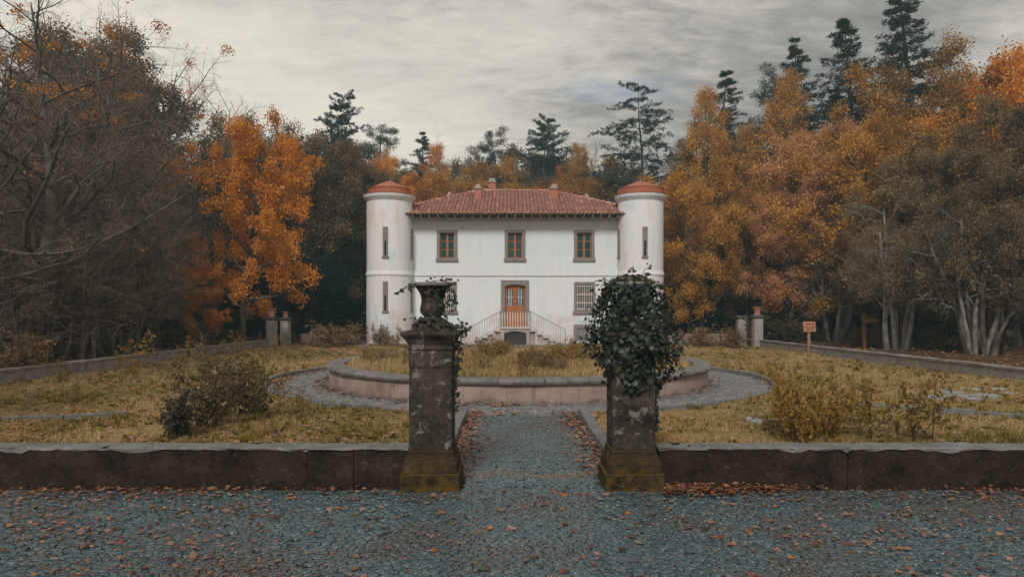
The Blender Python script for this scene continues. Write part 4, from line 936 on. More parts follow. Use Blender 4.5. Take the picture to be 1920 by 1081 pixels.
for px, yt, Y, k, lab in ((25, 40, 32, 'oak_c', 'tall russet-brown crown behind the leafless trees at the left picture edge'), (165, 55, 35, 'oak_a', 'tall russet-brown crown behind the big leafless grey tree'), (305, 150, 37, 'oak_b', 'russet-brown crown filling the gap beside the bright orange tree')):
    tree(k, px, yt, Y, 'brown', lab, wide=.95)
LO = 'brown and russet trees left of the house'
for px, yt, Y, k, m_, wd in ((560, 235, 38, 'oak_c', 'brown', 1.0), (620, 262, 41, 'oak_a', 'brown', .95), (510, 215, 42, 'oak_b', 'brown', 1.0), (660, 300, 44, 'oak_b', 'brown', .9), (590, 300, 46, 'twiggy_a', 'brown', 1.0)):
    tree(k, px, yt, Y, m_, 'brown-leaved tree in the wood between the orange tree and the house', LO, wide=wd)
tree('oak_c', 655, 285, 48, 'orange', 'pale orange tree showing beside the left tower', wide=.7)
LE = 'dark evergreen understorey of the left wood'
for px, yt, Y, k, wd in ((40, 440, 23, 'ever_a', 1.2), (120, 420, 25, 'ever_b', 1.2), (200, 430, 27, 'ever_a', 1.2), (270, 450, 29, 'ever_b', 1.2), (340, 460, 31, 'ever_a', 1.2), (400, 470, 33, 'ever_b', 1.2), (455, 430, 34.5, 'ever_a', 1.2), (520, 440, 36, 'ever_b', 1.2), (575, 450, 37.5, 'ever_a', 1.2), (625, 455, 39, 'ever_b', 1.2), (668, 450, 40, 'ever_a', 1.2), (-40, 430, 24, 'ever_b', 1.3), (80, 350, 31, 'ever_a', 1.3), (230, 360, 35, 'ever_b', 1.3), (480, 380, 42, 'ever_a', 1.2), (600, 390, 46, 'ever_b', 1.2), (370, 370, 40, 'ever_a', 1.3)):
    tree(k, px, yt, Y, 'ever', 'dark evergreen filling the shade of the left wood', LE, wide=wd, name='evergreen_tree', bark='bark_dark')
# slim pale trunks in front of the dark understorey
LS = 'slim grey trunks along the left wall'
for px, yt, Y, k in ((150, 230, 20.5, 'bare_b'), (174, 250, 21.0, 'bare_c'), (190, 240, 22.5, 'bare_a'), (286, 280, 25.5, 'bare_c'), (300, 290, 26.5, 'bare_b'), (357, 330, 28.5, 'bare_c')):
    tree(k, px, yt, Y, 'brown', 'slim pale-trunked bare tree close behind the left wall', LS, wide=.62, bark='bark_pale', name='bare_tree', leafy=False)
tree('cedar_b', 605, 152, 52, 'cedar', 'tall open-topped dark conifer rising above the brown trees left of the house', wide=1.1, name='cedar_tree')
tree('cedar_a', 640, 192, 50, 'cedar', 'dark drooping conifer leaning out beside the taller open-topped one', wide=1.0, name='cedar_tree')
tree('pine_a', 690, 236, 62, 'cedar', 'hazy rounded pine behind the left tower', wide=1.5, name='pine_tree')
# -- behind the house
tree('cone_b', 716, 275, 58, 'peach', 'pale tan pointed tree behind the left tower', wide=.9)
tree('fir_a', 783, 245, 60, 'fir', 'dark narrow conifer above the orange trees behind the roof', wide=1.3, name='fir_tree')
tree('bare_c', 800, 236, 62, 'brown', 'thin bare treetop beside the narrow conifer behind the roof', wide=.6, name='bare_tree')
tree('cone_a', 815, 270, 57, 'orange', 'pointed orange treetop behind the left half of the roof', wide=.8)
tree('oak_a', 770, 300, 52, 'orange', 'broad bright orange tree just behind the left end of the roof', wide=1.0)
tree('pine_a', 882, 268, 64, 'fir', 'dark rounded pine behind the chimneys', wide=1.5, name='pine_tree')
tree('pine_a', 962, 243, 66, 'cedar', 'grey-green pine with tufted branches above the middle of the roof', wide=1.4, name='pine_tree')
tree('cedar_a', 1018, 218, 58, 'cedar', 'blue-green cedar with spreading boughs above the right half of the roof', wide=1.15, name='cedar_tree')
tree('cedar_b', 1075, 217, 60, 'cedar', 'flat-topped blue-green cedar next to the spreading one behind the roof', wide=1.35, name='cedar_tree')
tree('bare_a', 1105, 248, 58, 'brown', 'bare brown treetop beside the flat-topped cedar', wide=.7, name='bare_tree')
tree('cedar_c', 1212, 150, 48, 'cedar', 'largest open cedar with wide drooping boughs by the right tower', wide=1.2, name='cedar_tree')
BO = 'brown autumn trees behind the house'
for px, yt, Y, k, m_, wd in ((700, 320, 50, 'oak_b', 'brown', 1.0), (850, 300, 54, 'oak_c', 'bronze', 1.0), (905, 315, 52, 'oak_a', 'bronze', 1.0), (960, 310, 55, 'oak_b', 'brown', 1.1), (1020, 318, 53, 'oak_c', 'brown', 1.0), (1140, 300, 55, 'oak_b', 'brown', 1.0), (1190, 290, 52, 'oak_a', 'bronze', .9), (740, 300, 62, 'oak_c', 'brown', 1.1), (880, 290, 66, 'oak_b', 'brown', 1.1), (1000, 290, 66, 'oak_a', 'brown', 1.2), (1120, 280, 66, 'oak_c', 'brown', 1.2)):
    tree(k, px, yt, Y, m_, 'brown autumn tree in the wood behind the house', BO, wide=wd)
tree('cone_b', 1090, 268, 51, 'bronze', 'pointed bronze tree behind the right end of the roof', wide=.85)
tree('oak_a', 1045, 318, 49, 'orange', 'small orange crown peeping over the right half of the roof', wide=.7)
tree('twiggy_b', 1165, 285, 46, 'brown', 'grey-brown twiggy tree beside the right tower', wide=.9, name='twiggy_tree')
# -- right wood
tree('fir_b', 1340, 140, 50, 'fir', 'dark fir behind the pointed golden tree nearest the house', wide=1.5, name='fir_tree')
tree('cone_a', 1335, 165, 43, 'gold', 'tall pointed golden tree nearest the right tower', wide=.85)
tree('cone_b', 1292, 260, 44, 'brown', 'grey-brown pointed tree between the big cedar and the golden trees', wide=1.0)
tree('cone_b', 1462, 135, 41, 'bronze', 'tallest pointed bronze tree beside the dark firs', wide=.95)
tree('cone_a', 1395, 235, 43, 'bronze', 'shorter pointed bronze tree between two taller ones', wide=.9)
tree('fir_a', 1497, 64, 46, 'fir', 'tall dark spire-shaped fir behind the pointed bronze tree', wide=1.3, name='fir_tree')
tree('pine_a', 1432, 108, 52, 'fir', 'thin dark conifer left of the tall dark spire', wide=1.2, name='pine_tree')
tree('fir_b', 1608, 42, 40, 'fir', 'broad dark fir rising behind the bright yellow tree', wide=1.6, name='fir_tree')
tree('fir_a', 1728, -25, 38, 'fir', 'highest dark fir reaching past the top edge above the big bronze crown', wide=1.65, name='fir_tree')
tree('oak_b', 1735, 58, 34, 'bronze', 'big dark-bronze round crown below the highest fir', wide=.92)
tree('oak_a', 1640, 175, 31, 'gold', 'bright golden-yellow tree in the middle of the right wood', wide=.95)
tree('oak_c', 1560, 205, 34, 'peach', 'pinkish-orange tree beside the bright golden one', wide=.9)
tree('oak_c', 1310, 330, 36, 'gold', 'golden bushy tree just right of the right tower', wide=.95)
tree('oak_b', 1275, 400, 38, 'peach', 'low peach-coloured tree behind the right tower', wide=.9)
tree('oak_b', 1480, 330, 33, 'peach', 'low pink-orange tree above the wooden sign', wide=1.0)
tree('oak_a', 1400, 330, 38, 'bronze', 'dark-bronze tree in the gap between golden crowns', wide=.95)
tree('oak_c', 1895, 62, 31, 'orange', 'red-orange tree at the right picture edge', wide=.8)
tree('oak_a', 1915, 105, 36, 'bronze', 'bronze tree behind the red-orange one at the right picture edge', wide=1.0)
tree('bare_b', 1850, 130, 35, 'brown', 'bare purple-brown treetop beside the red-orange tree', wide=.8, name='bare_tree')
RB = 'brown small-leaved trees on the right'
for px, yt, Y, k, m_, wd in ((1790, 185, 27, 'oak_b', 'brown', 1.1), (1900, 190, 25, 'oak_a', 'brown', 1.1), (1700, 270, 28, 'oak_c', 'brown', 1.0), (1850, 290, 22.5, 'multi_b', 'brown', .8), (1980, 240, 23, 'oak_b', 'brown', 1.1)):
    tree(k, px, yt, Y, m_, 'dense brown small-leaved tree in the right wood', RB, wide=wd)
tree('multi_a', 1562, 400, 31.5, 'brown', 'pale multi-stemmed tree clump behind the two-board wooden sign', wide=.85, bark='bark_pale', name='multi_stem_tree')
tree('multi_b', 1682, 330, 25.2, 'brown', 'largest clump of pale leaning stems beside the square stone block', wide=.85, bark='bark_pale', name='multi_stem_tree')
tree('multi_a', 1832, 360, 22.6, 'olive', 'pale-stemmed clump with dark olive leaves near the right picture edge', wide=.80, bark='bark_pale', name='multi_stem_tree')
tree('multi_b', 1925, 400, 26.5, 'olive', 'pale forked tree with olive leaves cut by the right picture edge', wide=.8, bark='bark_pale', name='multi_stem_tree')
RG = 'golden and bronze trees filling the right wood'
for px, yt, Y, k, m_, wd in ((1530, 400, 36, 'oak_a', 'peach', 1.0), (1440, 420, 40, 'oak_b', 'gold', 1.0), (1350, 450, 41, 'oak_c', 'bronze', 1.0), (1600, 330, 37, 'oak_b', 'bronze', 1.1), (1760, 250, 38, 'oak_c', 'bronze', 1.2), (1680, 200, 42, 'oak_a', 'bronze', 1.2), (1830, 170, 41, 'oak_b', 'gold', 1.1), (1250, 330, 52, 'oak_c', 'brown', 1.0), (1530, 250, 48, 'oak_b', 'bronze', 1.2), (1380, 300, 52, 'oak_a', 'bronze', 1.2)):
    tree(k, px, yt, Y, m_, 'autumn-coloured tree filling the depth of the right wood', RG, wide=wd)
RE = 'dark understorey of the right wood'
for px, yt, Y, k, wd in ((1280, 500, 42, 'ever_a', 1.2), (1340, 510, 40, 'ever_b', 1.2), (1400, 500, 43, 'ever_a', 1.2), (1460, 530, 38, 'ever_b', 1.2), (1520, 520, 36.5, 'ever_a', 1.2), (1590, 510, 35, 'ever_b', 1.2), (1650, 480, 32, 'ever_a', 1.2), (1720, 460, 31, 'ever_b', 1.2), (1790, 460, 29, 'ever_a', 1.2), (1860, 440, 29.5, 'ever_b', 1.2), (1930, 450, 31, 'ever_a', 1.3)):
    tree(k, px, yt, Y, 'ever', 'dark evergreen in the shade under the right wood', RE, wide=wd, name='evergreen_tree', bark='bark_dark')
FC = 'unseen trees added to shade the forecourt'  # out of view, added to darken the forecourt and the cobble reflections
for i, (x, Y, k, hh) in enumerate(((-13.5, 4.5, 'oak_b', 12), (-12.5, -1.5, 'oak_a', 13), (-15, -7, 'oak_c', 14), (13.5, 4.5, 'oak_c', 12), (12.8, -1, 'oak_a', 13), (15, -7, 'oak_b', 14), (-7.5, -13, 'oak_a', 13), (7, -13, 'oak_c', 13))):
    tree(k, 0, VY - (hh - EYE) * FPX / abs(Y), abs(Y), 'brown', 'unseen tall brown tree added to shade the cobbled forecourt', FC, wide=.9, X=x).location.y = Y
# wood further back that closes the gaps between the trunks
FB = 'far trees closing the view behind both woods'
for i in range(34):
    r = np.random.default_rng(900 + i); x = -62 + i * 3.8 + r.normal(0, 1); Y = 70 + r.uniform(0, 14); k = ['oak_a', 'oak_b', 'oak_c', 'cone_a'][i % 4]; m_ = ['brown', 'bronze', 'brown', 'ever'][(i * 7) % 4]
    yt = 330 - (abs(x) > 20) * 60 + r.normal(0, 14); tree(k, 0, yt, Y, m_, 'far brown tree closing the view behind the wood', FB, wide=1.25, X=x)

# ------------------------------------------------------------------ shrubs
def sproto(key, seed, n, L, Rr, spread, lv, leaf, h=1.0): proto(key, seed, many(n, L, Rr, spread, .10), lv, (5, 4, 3, 3)[:len(lv)], len(lv) - 1, leaf, h)
sproto('shrub_dense', 201, 12, .78, .010, .55, [dict(k=4, w=.12, up=.05), dict(n=8, k=3, w=.2, ang=42, len=.42, t0=.15), dict(n=4, k=2, w=.2, ang=45, len=.5)], dict(per=6, size=.060, aspect=.62, spread=.025, droop=.15))
sproto('shrub_gold', 202, 13, .92, .008, .50, [dict(k=5, w=.10, up=.03), dict(n=9, k=3, w=.2, ang=42, len=.34, t0=.2), dict(n=3, k=2, w=.2, ang=45, len=.5)], dict(per=5, size=.058, aspect=.66, spread=.02, droop=.15))
sproto('shrub_thin', 203, 5, .95, .008, .50, [dict(k=6, w=.09, up=.0), dict(n=7, k=3, w=.2, ang=45, len=.30, t0=.35), dict(n=3, k=2, w=.2, ang=45, len=.5)], dict(per=4, size=.062, aspect=.62, spread=.012, droop=.2))
sproto('shrub_lean', 204, 2, 1.0, .010, .45, [dict(k=6, w=.07, up=.0), dict(n=9, k=3, w=.2, ang=45, len=.28, t0=.4), dict(n=3, k=2, w=.2, ang=45, len=.5)], dict(per=4, size=.060, aspect=.62, spread=.012, droop=.2))
sproto('shrub_bare', 205, 6, .95, .006, .55, [dict(k=5, w=.10, up=.02), dict(n=7, k=3, w=.2, ang=40, len=.42, t0=.2), dict(n=4, k=2, w=.22, ang=40, len=.5)], dict(per=1, size=.05, aspect=.6, spread=.012, droop=.2))
sproto('shrub_dry', 206, 10, .85, .008, .6, [dict(k=4, w=.12, up=.02), dict(n=9, k=3, w=.22, ang=45, len=.44, t0=.15), dict(n=4, k=2, w=.22, ang=45, len=.5)], dict(per=3, size=.07, aspect=.6, spread=.03, droop=.15))
SN = [0]
def shrub(key, px, py, hpx, mt, label, group=None, wide=1.0, name='shrub', twig='twig_brown', zoff=None, Y=None, rot=None):
    """foot of the plant at photo pixel (px,py) on the lawn, height in photo pixels"""
    if Y is None: x, Y = gp(px, py, .06 if zoff is None else zoff)
    else: x = CX + (px - VX) * Y / FPX
    z = (float(lawn_h(np.float64(x), np.float64(Y))) if zoff is None else zoff) - .01; s = hpx * Y / FPX / PR[key].h; SN[0] += 1
    root = tag(empty(name, (x, Y, z), (SN[0] * 2.399) % 6.283 if rot is None else rot, (s * wide, s * wide, s)), label, 'shrub', group)
    p = PR[key]
    for nm, me, m_ in (('stems', p.trunk, M[twig]), ('leaves', p.crown, M[mt])):
        o = bpy.data.objects.new(nm, me); COL.objects.link(o); o.parent = root; o.material_slots[0].link = 'OBJECT'; o.material_slots[0].material = m_
    return root
shrub('shrub_dense', 333, 824, 98, 'bush_dark', 'dense dark grey-green bush right behind the left low wall', wide=.8)
shrub('shrub_gold', 392, 806, 104, 'olive_shrub', 'brownish-green bush tucked behind the dark dense one', wide=1.0)
shrub('shrub_thin', 432, 792, 138, 'olive_shrub', 'wide olive-brown bush in the middle of the left shrub cluster', wide=.9)
shrub('shrub_dry', 480, 778, 122, 'olive_shrub', 'dark-stemmed rounded bush at the path end of the left cluster', wide=.62)
shrub('shrub_thin', 362, 772, 112, 'olive_shrub', 'straggly thin shrub rising behind the dense dark bush', wide=1.0)
shrub('shrub_thin', 500, 748, 92, 'rose', 'straggly yellow-leaved shrub near the circular path kerb', wide=.9)
shrub('shrub_thin', 390, 745, 105, 'olive_shrub', 'loose thin-stemmed shrub at the back of the left cluster', wide=1.1)
shrub('shrub_thin', 440, 735, 80, 'rose', 'low loose shrub half hidden behind the olive-brown bush', wide=1.2)
shrub('shrub_bare', 562, 782, 84, 'rose', 'nearly leafless twiggy shrub beside the circular path', wide=.8)
shrub('shrub_bare', 548, 775, 70, 'rose', 'smaller leafless shrub next to the taller leafless one by the circular path', wide=.8)
shrub('shrub_gold', 1506, 824, 158, 'rose', 'tall bushy golden-brown shrub behind the right low wall', wide=.72, rot=.6)
shrub('shrub_gold', 1552, 818, 100, 'rose', 'smaller golden-brown shrub touching the tall bushy one', wide=.7)
shrub('shrub_lean', 1448, 800, 100, 'rose', 'thin leaning shrub with few leaves beside the ivy-covered pier path', wide=.9, rot=1.7)
shrub('shrub_thin', 1632, 822, 142, 'rose', 'open arching shrub with sparse olive leaves between two bushier ones', wide=.7)
shrub('shrub_thin', 1702, 827, 118, 'rose', 'dark-stemmed sparse shrub beside the pale flat stones', wide=.85)
shrub('shrub_lean', 1735, 822, 135, 'rose', 'single arching rose stem bending over the right edging', wide=.9, rot=.2)
shrub('shrub_lean', 1595, 800, 90, 'rose', 'small leaning rose stem behind the open arching shrub', wide=.8, rot=2.6)
shrub('shrub_bare', 1352, 0, 46, 'dry', 'sparse upright twigs beside the right wall pillar', Y=28.5, wide=1.0)
shrub('shrub_bare', 1720, 706, 40, 'rose', 'few bare upright twigs on the lawn before the right wall', wide=.6)
shrub('shrub_bare', 1775, 708, 55, 'rose', 'thin bare sapling against the right wall', wide=.4)
G1 = 'scrawny rose bushes along the left wall'
for i, (px, py, hp) in enumerate(((40, 724, 40), (120, 716, 52), (180, 712, 60), (235, 703, 70), (300, 696, 64), (345, 688, 60), (395, 680, 62), (440, 672, 58), (480, 668, 50), (255, 712, 50), (330, 704, 45), (520, 665, 40), (555, 660, 38))):
    shrub(['shrub_bare', 'shrub_thin'][i % 2], px, py, hp, ['dry', 'rose'][i % 2], 'scrawny half-bare rose bush in the row along the left wall', G1, wide=.75)
for px, Y, hp, wd, lab in ((605, 30.0, 52, 1.5, 'wide dry brown bush beside the pot pillars on the left'), (655, 31.0, 48, 1.2, 'dry brown bush between the left pillars and the left tower'), (735, 30.3, 44, .9, 'grey dry bush in front of the left tower'), (1295, 31.0, 40, 1.1, 'dry yellow-brown bush right of the right tower'), (1335, 30.2, 44, 1.3, 'wide dry bush against the low wall on the right'), (1372, 29.3, 46, 1.0, 'dry reddish bush in front of the right pillars')):
    shrub('shrub_dry', px, 0, hp, 'dry', lab, wide=wd, Y=Y, zoff=.07)
shrub('shrub_dry', 708, 0, 48, 'bush_dark', 'dark thin bush at the foot of the left tower', wide=.5, Y=30.8, zoff=.07)
G2 = 'dry rose bushes in the round bed'; rs = np.random.default_rng(17); n = 0
while n < 40:
    x, y = rs.uniform(-3.9, 3.9), rs.uniform(RY - 3.9, RY + 3.9)
    if math.hypot(x, y - RY) > 3.95: continue
    px = VX + (x - CX) / y * FPX; n += 1
    shrub(['shrub_dry', 'shrub_bare', 'shrub_thin', 'shrub_dry'][n % 4], px, 0, rs.uniform(.34, .68) * FPX / y, ['dry', 'dry', 'rose'][n % 3], 'dry straw-coloured rose bush growing in the round raised bed', G2, wide=rs.uniform(.8, 1.15), Y=y, zoff=.40)
# yellow-leaved sapling by the left wall
x, Y = gp(283, 694); s = 80 * Y / FPX
root = tag(empty('sapling', (x, Y, .05)), 'young sapling with large bright yellow leaves by the left wall', 'sapling')
r = np.random.default_rng(61); lv = grow(r, [(0, 0, -.05)], [(0, 0, 1.0)], [s], [.012], [dict(k=6, w=.06), dict(n=9, k=3, w=.15, ang=60, len=.24, t0=.35)])
V, F = tubes(lv, (5, 4)); link('stem', mesh_np('stem', V, [F], [M['twig']]), root)
V, tint, n = foliage(r, lv[1], 5, .15, .5, .02, droop=.5); link('leaves', mesh_np('leaves', V, [card_faces(n)], [M['weed']], np.clip(tint + .3, 0, 1)), root)
# weeds and ferns under the trees on the right bank
GU = 'low brown undergrowth along the right bank'
for i, (px, Y, hp) in enumerate(((1475, 30.5, 40), (1500, 31.5, 46), (1530, 31, 30), (1598, 30, 34), (1630, 27, 40), (1660, 29, 30), (1770, 26, 44), (1790, 24.5, 60), (1440, 32, 46), (1880, 25, 40), (1455, 31.5, 60))):
    shrub('shrub_dry', px, 0, hp, ['olive', 'brown'][i % 2], 'low brown undergrowth bush on the bank behind the right wall', GU, wide=1.4, Y=Y, zoff=.25)
GL = 'low brown undergrowth along the left wood edge'
for i, (px, Y, hp) in enumerate(((30, 18.2, 60), (95, 20, 44), (125, 21.5, 50), (215, 23, 46), (250, 24.5, 56), (320, 26.5, 50), (380, 28.5, 40), (430, 30, 40), (15, 17, 80))):
    shrub('shrub_dry', px, 0, hp, ['brown', 'olive', 'dry'][i % 3], 'low brown undergrowth bush in the shade behind the left wall', GL, wide=1.3, Y=Y, zoff=.25)

# ------------------------------------------------------------------ grass, weeds, litter
def lawn_points(n, seed, ymin=7.15, ymax=31.5, power=1.8):
    r = np.random.default_rng(seed); y = ymin + (ymax - ymin) * r.random(n * 2) ** power; x = r.uniform(-1, 1, n * 2) * np.minimum(wallx(y) - .1, y * .84); k = keep(x, y, .06) & (r.random(n * 2) < np.clip(.75 + .6 * np.sin(x * 1.1 + 2 * np.sin(y * .9)) * np.sin(y * 1.4 + x * .5), .12, 1)); return x[k][:n], y[k][:n], r
def blades(x, y, z, r, per, hmin, hmax, name, mt, wdt=.009):
    n = len(x) * per; bx_ = np.repeat(x, per) + r.normal(0, .035, n); by_ = np.repeat(y, per) + r.normal(0, .035, n); bz = np.repeat(z, per)
    hh = np.repeat(r.uniform(hmin, hmax, len(x)), per) * r.uniform(.5, 1.1, n); a = r.uniform(0, 6.283, n); ln = r.uniform(.1, .9, n) * hh; wd = wdt * (1 + np.repeat(y, per) * .045)
    P0 = np.stack([bx_ - np.sin(a) * wd, by_ + np.cos(a) * wd, bz - .01], -1); P1 = np.stack([bx_ + np.sin(a) * wd, by_ - np.cos(a) * wd, bz - .01], -1); P2 = np.stack([bx_ + np.cos(a) * ln, by_ + np.sin(a) * ln, bz + hh], -1)
    tw = np.repeat(np.clip(.45 + .25 * np.sin(x * .9 + 1.3 * np.sin(y * .7)) + r.normal(0, .15, len(x)), 0, 1), per); tt = np.clip(tw + r.normal(0, .12, n), 0, 1)
    V = np.stack([P0, P1, P2], 1).reshape(-1, 3); o = link(name, mesh_np(name, V, [np.arange(n * 3).reshape(-1, 3)], [M[mt]], np.repeat(tt, 3)))
    return o
x, y, r = lawn_points(34000, 301)
tag(blades(x, y, lawn_h(x, y), r, 6, .025, .085, 'lawn_grass', 'grass'), 'short dry yellowish grass covering the lawns on both sides', 'grass', kind='stuff')
r = np.random.default_rng(302); a = r.uniform(0, 6.283, 9000); q = 4.15 * np.sqrt(r.random(9000)); x = q * np.cos(a); y = RY + q * np.sin(a)
tag(blades(x, y, np.full(9000, .40), r, 6, .06, .20, 'bed_grass', 'grass'), 'longer dry grass growing in the round raised bed', 'grass', kind='stuff')
x, y, r = lawn_points(2600, 309, power=1.9); k = np.sin(x * 2.1 + 1.5 * np.sin(y)) * np.sin(y * 1.7 + x) > .15; x, y = x[k], y[k]
tag(blades(x, y, lawn_h(x, y), r, 14, .06, .20, 'grass_tufts', 'weed', .008), 'taller yellow-green grass tufts standing out of the dry lawns', 'grass', kind='stuff')
# broad-leaved weeds
x, y, r = lawn_points(3600, 303, power=2.0); per = 7; n = len(x) * per; a = r.uniform(0, 6.283, n); e = r.uniform(.15, .9, n)
U = np.stack([np.cos(a), np.sin(a), e], -1); C = np.stack([np.repeat(x, per), np.repeat(y, per), np.repeat(lawn_h(x, y), per)], -1) + r.normal(0, .012, (n, 3)); sc = np.repeat(r.uniform(.035, .11, len(x)), per) * r.uniform(.7, 1.2, n)
V = leaf_cards(C, U, norm(np.stack([-np.cos(a) * e, -np.sin(a) * e, np.ones(n)], -1)), sc, .45); tt = np.clip(np.repeat(r.normal(.45, .22, len(x)), per) + r.normal(0, .1, n), 0, 1)
tag(link('lawn_weeds', mesh_np('lawn_weeds', V, [card_faces(n)], [M['weed']], np.repeat(tt, 4))), 'yellowing broad-leaved weeds scattered through the lawns', 'weeds', kind='stuff')

# fallen leaves too many to count
LF = np.array([[0, 0, 0], [.35, .5, .16], [1, 0, .10], [.45, -.48, .13]])
def litter(x, y, z, r, size, name, label, lift=.012):
    n = len(x); a = r.uniform(0, 6.283, n); C = np.stack([x, y, z + np.abs(r.normal(0, lift, n)) + .004], -1); U = np.stack([np.cos(a), np.sin(a), r.normal(0, .14, n)], -1); Nn = np.stack([r.normal(0, .22, n), r.normal(0, .22, n), np.ones(n)], -1)
    V = leaf_cards(C, U, Nn, size * r.uniform(.3, 1.4, n), .75, LF); tt = np.clip(r.normal(.45, .25, n), 0, 1)
    return tag(link(name, mesh_np(name, V, [card_faces(n)], [M['fallen']], np.repeat(tt, 4))), label, 'leaves', kind='stuff')
r = np.random.default_rng(401)
# forecourt: thick along the wall foot, thin drifts elsewhere, a pile by the ivy pier
n = 1900; x = r.uniform(-7, 7, n); y = 6.80 - np.abs(r.normal(0, 1, n)) * (.12 + .22 * r.random(n)); k = ((np.abs(x) > 1.35) | (r.random(n) < .05)) & (r.random(n) < .45 + .4 * np.sin(x * 2.3) * np.sin(x * .9 + 1)); X1, Y1 = x[k], y[k]
n = 15000; x = r.uniform(-7, 7, n); y = r.uniform(3.3, 6.8, n); dn = .5 + .5 * np.sin(x * 1.6 + 2 * np.sin(y * 2.1)) * np.sin(y * 3.3 + x * .7 + 1); k = r.random(n) < np.clip(dn * (.06 + .16 * np.abs(x)) * np.where(x < 0, 1.5, 1.0), 0.02, 1); X2, Y2 = x[k], y[k]
n = 1500; X3 = 1.25 + np.abs(r.normal(0, 1, n)) * .55; Y3 = 6.81 - np.abs(r.normal(0, .13, n)) * (1.2 - .25 * X3); k = (X3 < 3.6) & ~((X3 < 1.31) & (Y3 > 6.70)); X3, Y3 = X3[k], Y3[k]
X = np.concatenate([X1, X2, X3]); Yv = np.concatenate([Y1, Y2, Y3]); Z = np.concatenate([np.full(len(X1) + len(X2), .002), np.abs(r.normal(0, .018, len(X3)))])
k = ~((np.abs(np.abs(X) - 1.0) < .31) & (Yv > 6.68)); litter(X[k], Yv[k], Z[k], r, .045, 'leaf_litter', 'small fallen leaves drifted over the cobbled forecourt and along the wall foot')
# crumbs: tiny dark bits
n = 4200; x = r.uniform(-7, 7, n); y = r.uniform(3.3, 6.8, n); o = litter(x, y, np.full(n, .002), r, .022, 'leaf_crumbs', 'tiny dark leaf crumbs and twigs strewn on the cobbles')
# path edges
n = 1500; s_ = np.where(r.random(n) < .5, -1, 1); x = s_ * (PATH - np.abs(r.normal(0, .17, n))); y = r.uniform(7.2, 11.8, n); k = np.abs(x) > .05
litter(x[k], y[k], np.full(k.sum(), .002), r, .06, 'path_litter', 'fallen leaves gathered along both kerbs of the cobbled path')
# ring path: left rim orange
n = 3600; a = r.uniform(0, 6.283, n); q = np.where(r.random(n) < .6, RO - np.abs(r.normal(0, .22, n)), RC + .05 + np.abs(r.normal(0, .16, n))); x = q * np.sin(a); y = RY - q * np.cos(a); k = (x < 0) | (r.random(n) < .18); k &= ~((np.abs(x) < 1.0) & (y < RY) & (q > RO - .1))
litter(x[k], y[k], np.full(k.sum(), .0), r, .085, 'ring_path_litter', 'orange fallen leaves on the circular path round the raised bed')
x, y, r = lawn_points(8500, 402, power=1.5); k = r.random(len(x)) < np.where(x < 0, 1.0, .35); litter(x[k], y[k], lawn_h(x[k], y[k]) + .03, r, .085, 'lawn_litter', 'fallen leaves scattered in the lawn grass')
n = 7000; y = r.uniform(9, 38, n); sg = np.where(r.random(n) < .5, -1, 1); x = sg * (wallx(np.clip(y, 7, 31)) + .4 + np.abs(r.normal(0, 3.2, n))); litter(x, y, np.array([floor_z(a_, b_) for a_, b_ in zip(x, y)]) + .05 * np.sin(np.abs(x) * 1.1 + y * .8) + .04 * np.sin(np.abs(x) * .5 - y * 1.3) + .02, r, .12, 'woodland_litter', 'fallen leaves carpeting the banks behind the side walls')

# single large leaves one can pick out on the cobbles
def lobed(seed, lobes, depth, curl):
    r = np.random.default_rng(seed); n = lobes * 4 + 1; t_ = np.linspace(-2.55, 2.55, n); rad = .5 * (1 - depth * (.5 + .5 * np.cos(np.linspace(0, lobes * 2 * math.pi, n)))) * (.72 + .28 * np.cos(t_ * .6)) * r.uniform(.92, 1.08, n)
    pts = [(0, 0, .02)] + [(.12 + q * math.cos(a), q * math.sin(a), curl * (q * math.sin(a)) ** 2 * 1.5 + curl * .4 * (q * math.cos(a)) ** 2 + r.normal(0, .012)) for q, a in zip(rad, t_)]
    V = np.array(pts); st = np.array([(-.02, -.012, .01), (-.02, .012, .01), (-.38, .0, .05)]); V = np.concatenate([V, st])
    F = [[0, i, i + 1] for i in range(1, n)] + [[n + 1, n + 2, n + 3]]
    return V, np.array(F)
LM = []
for sd_, lb, dp, cu in ((1, 5, .45, .5), (2, 5, .35, .9), (3, 7, .35, .4), (4, 3, .25, 1.1)):
    V, F = lobed(sd_, lb, dp, cu); LM.append({m_: mesh_np('fallen_leaf', V, [F], [M[m_]], np.linspace(0, 1, len(V))) for m_ in ('leaf_orange', 'leaf_tan', 'leaf_brown')})
r = np.random.default_rng(77); cnt = 0
KIND = {'leaf_orange': ('bright orange fallen leaf', 'orange'), 'leaf_tan': ('pale tan fallen leaf', 'tan'), 'leaf_brown': ('red-brown fallen leaf', 'brown')}
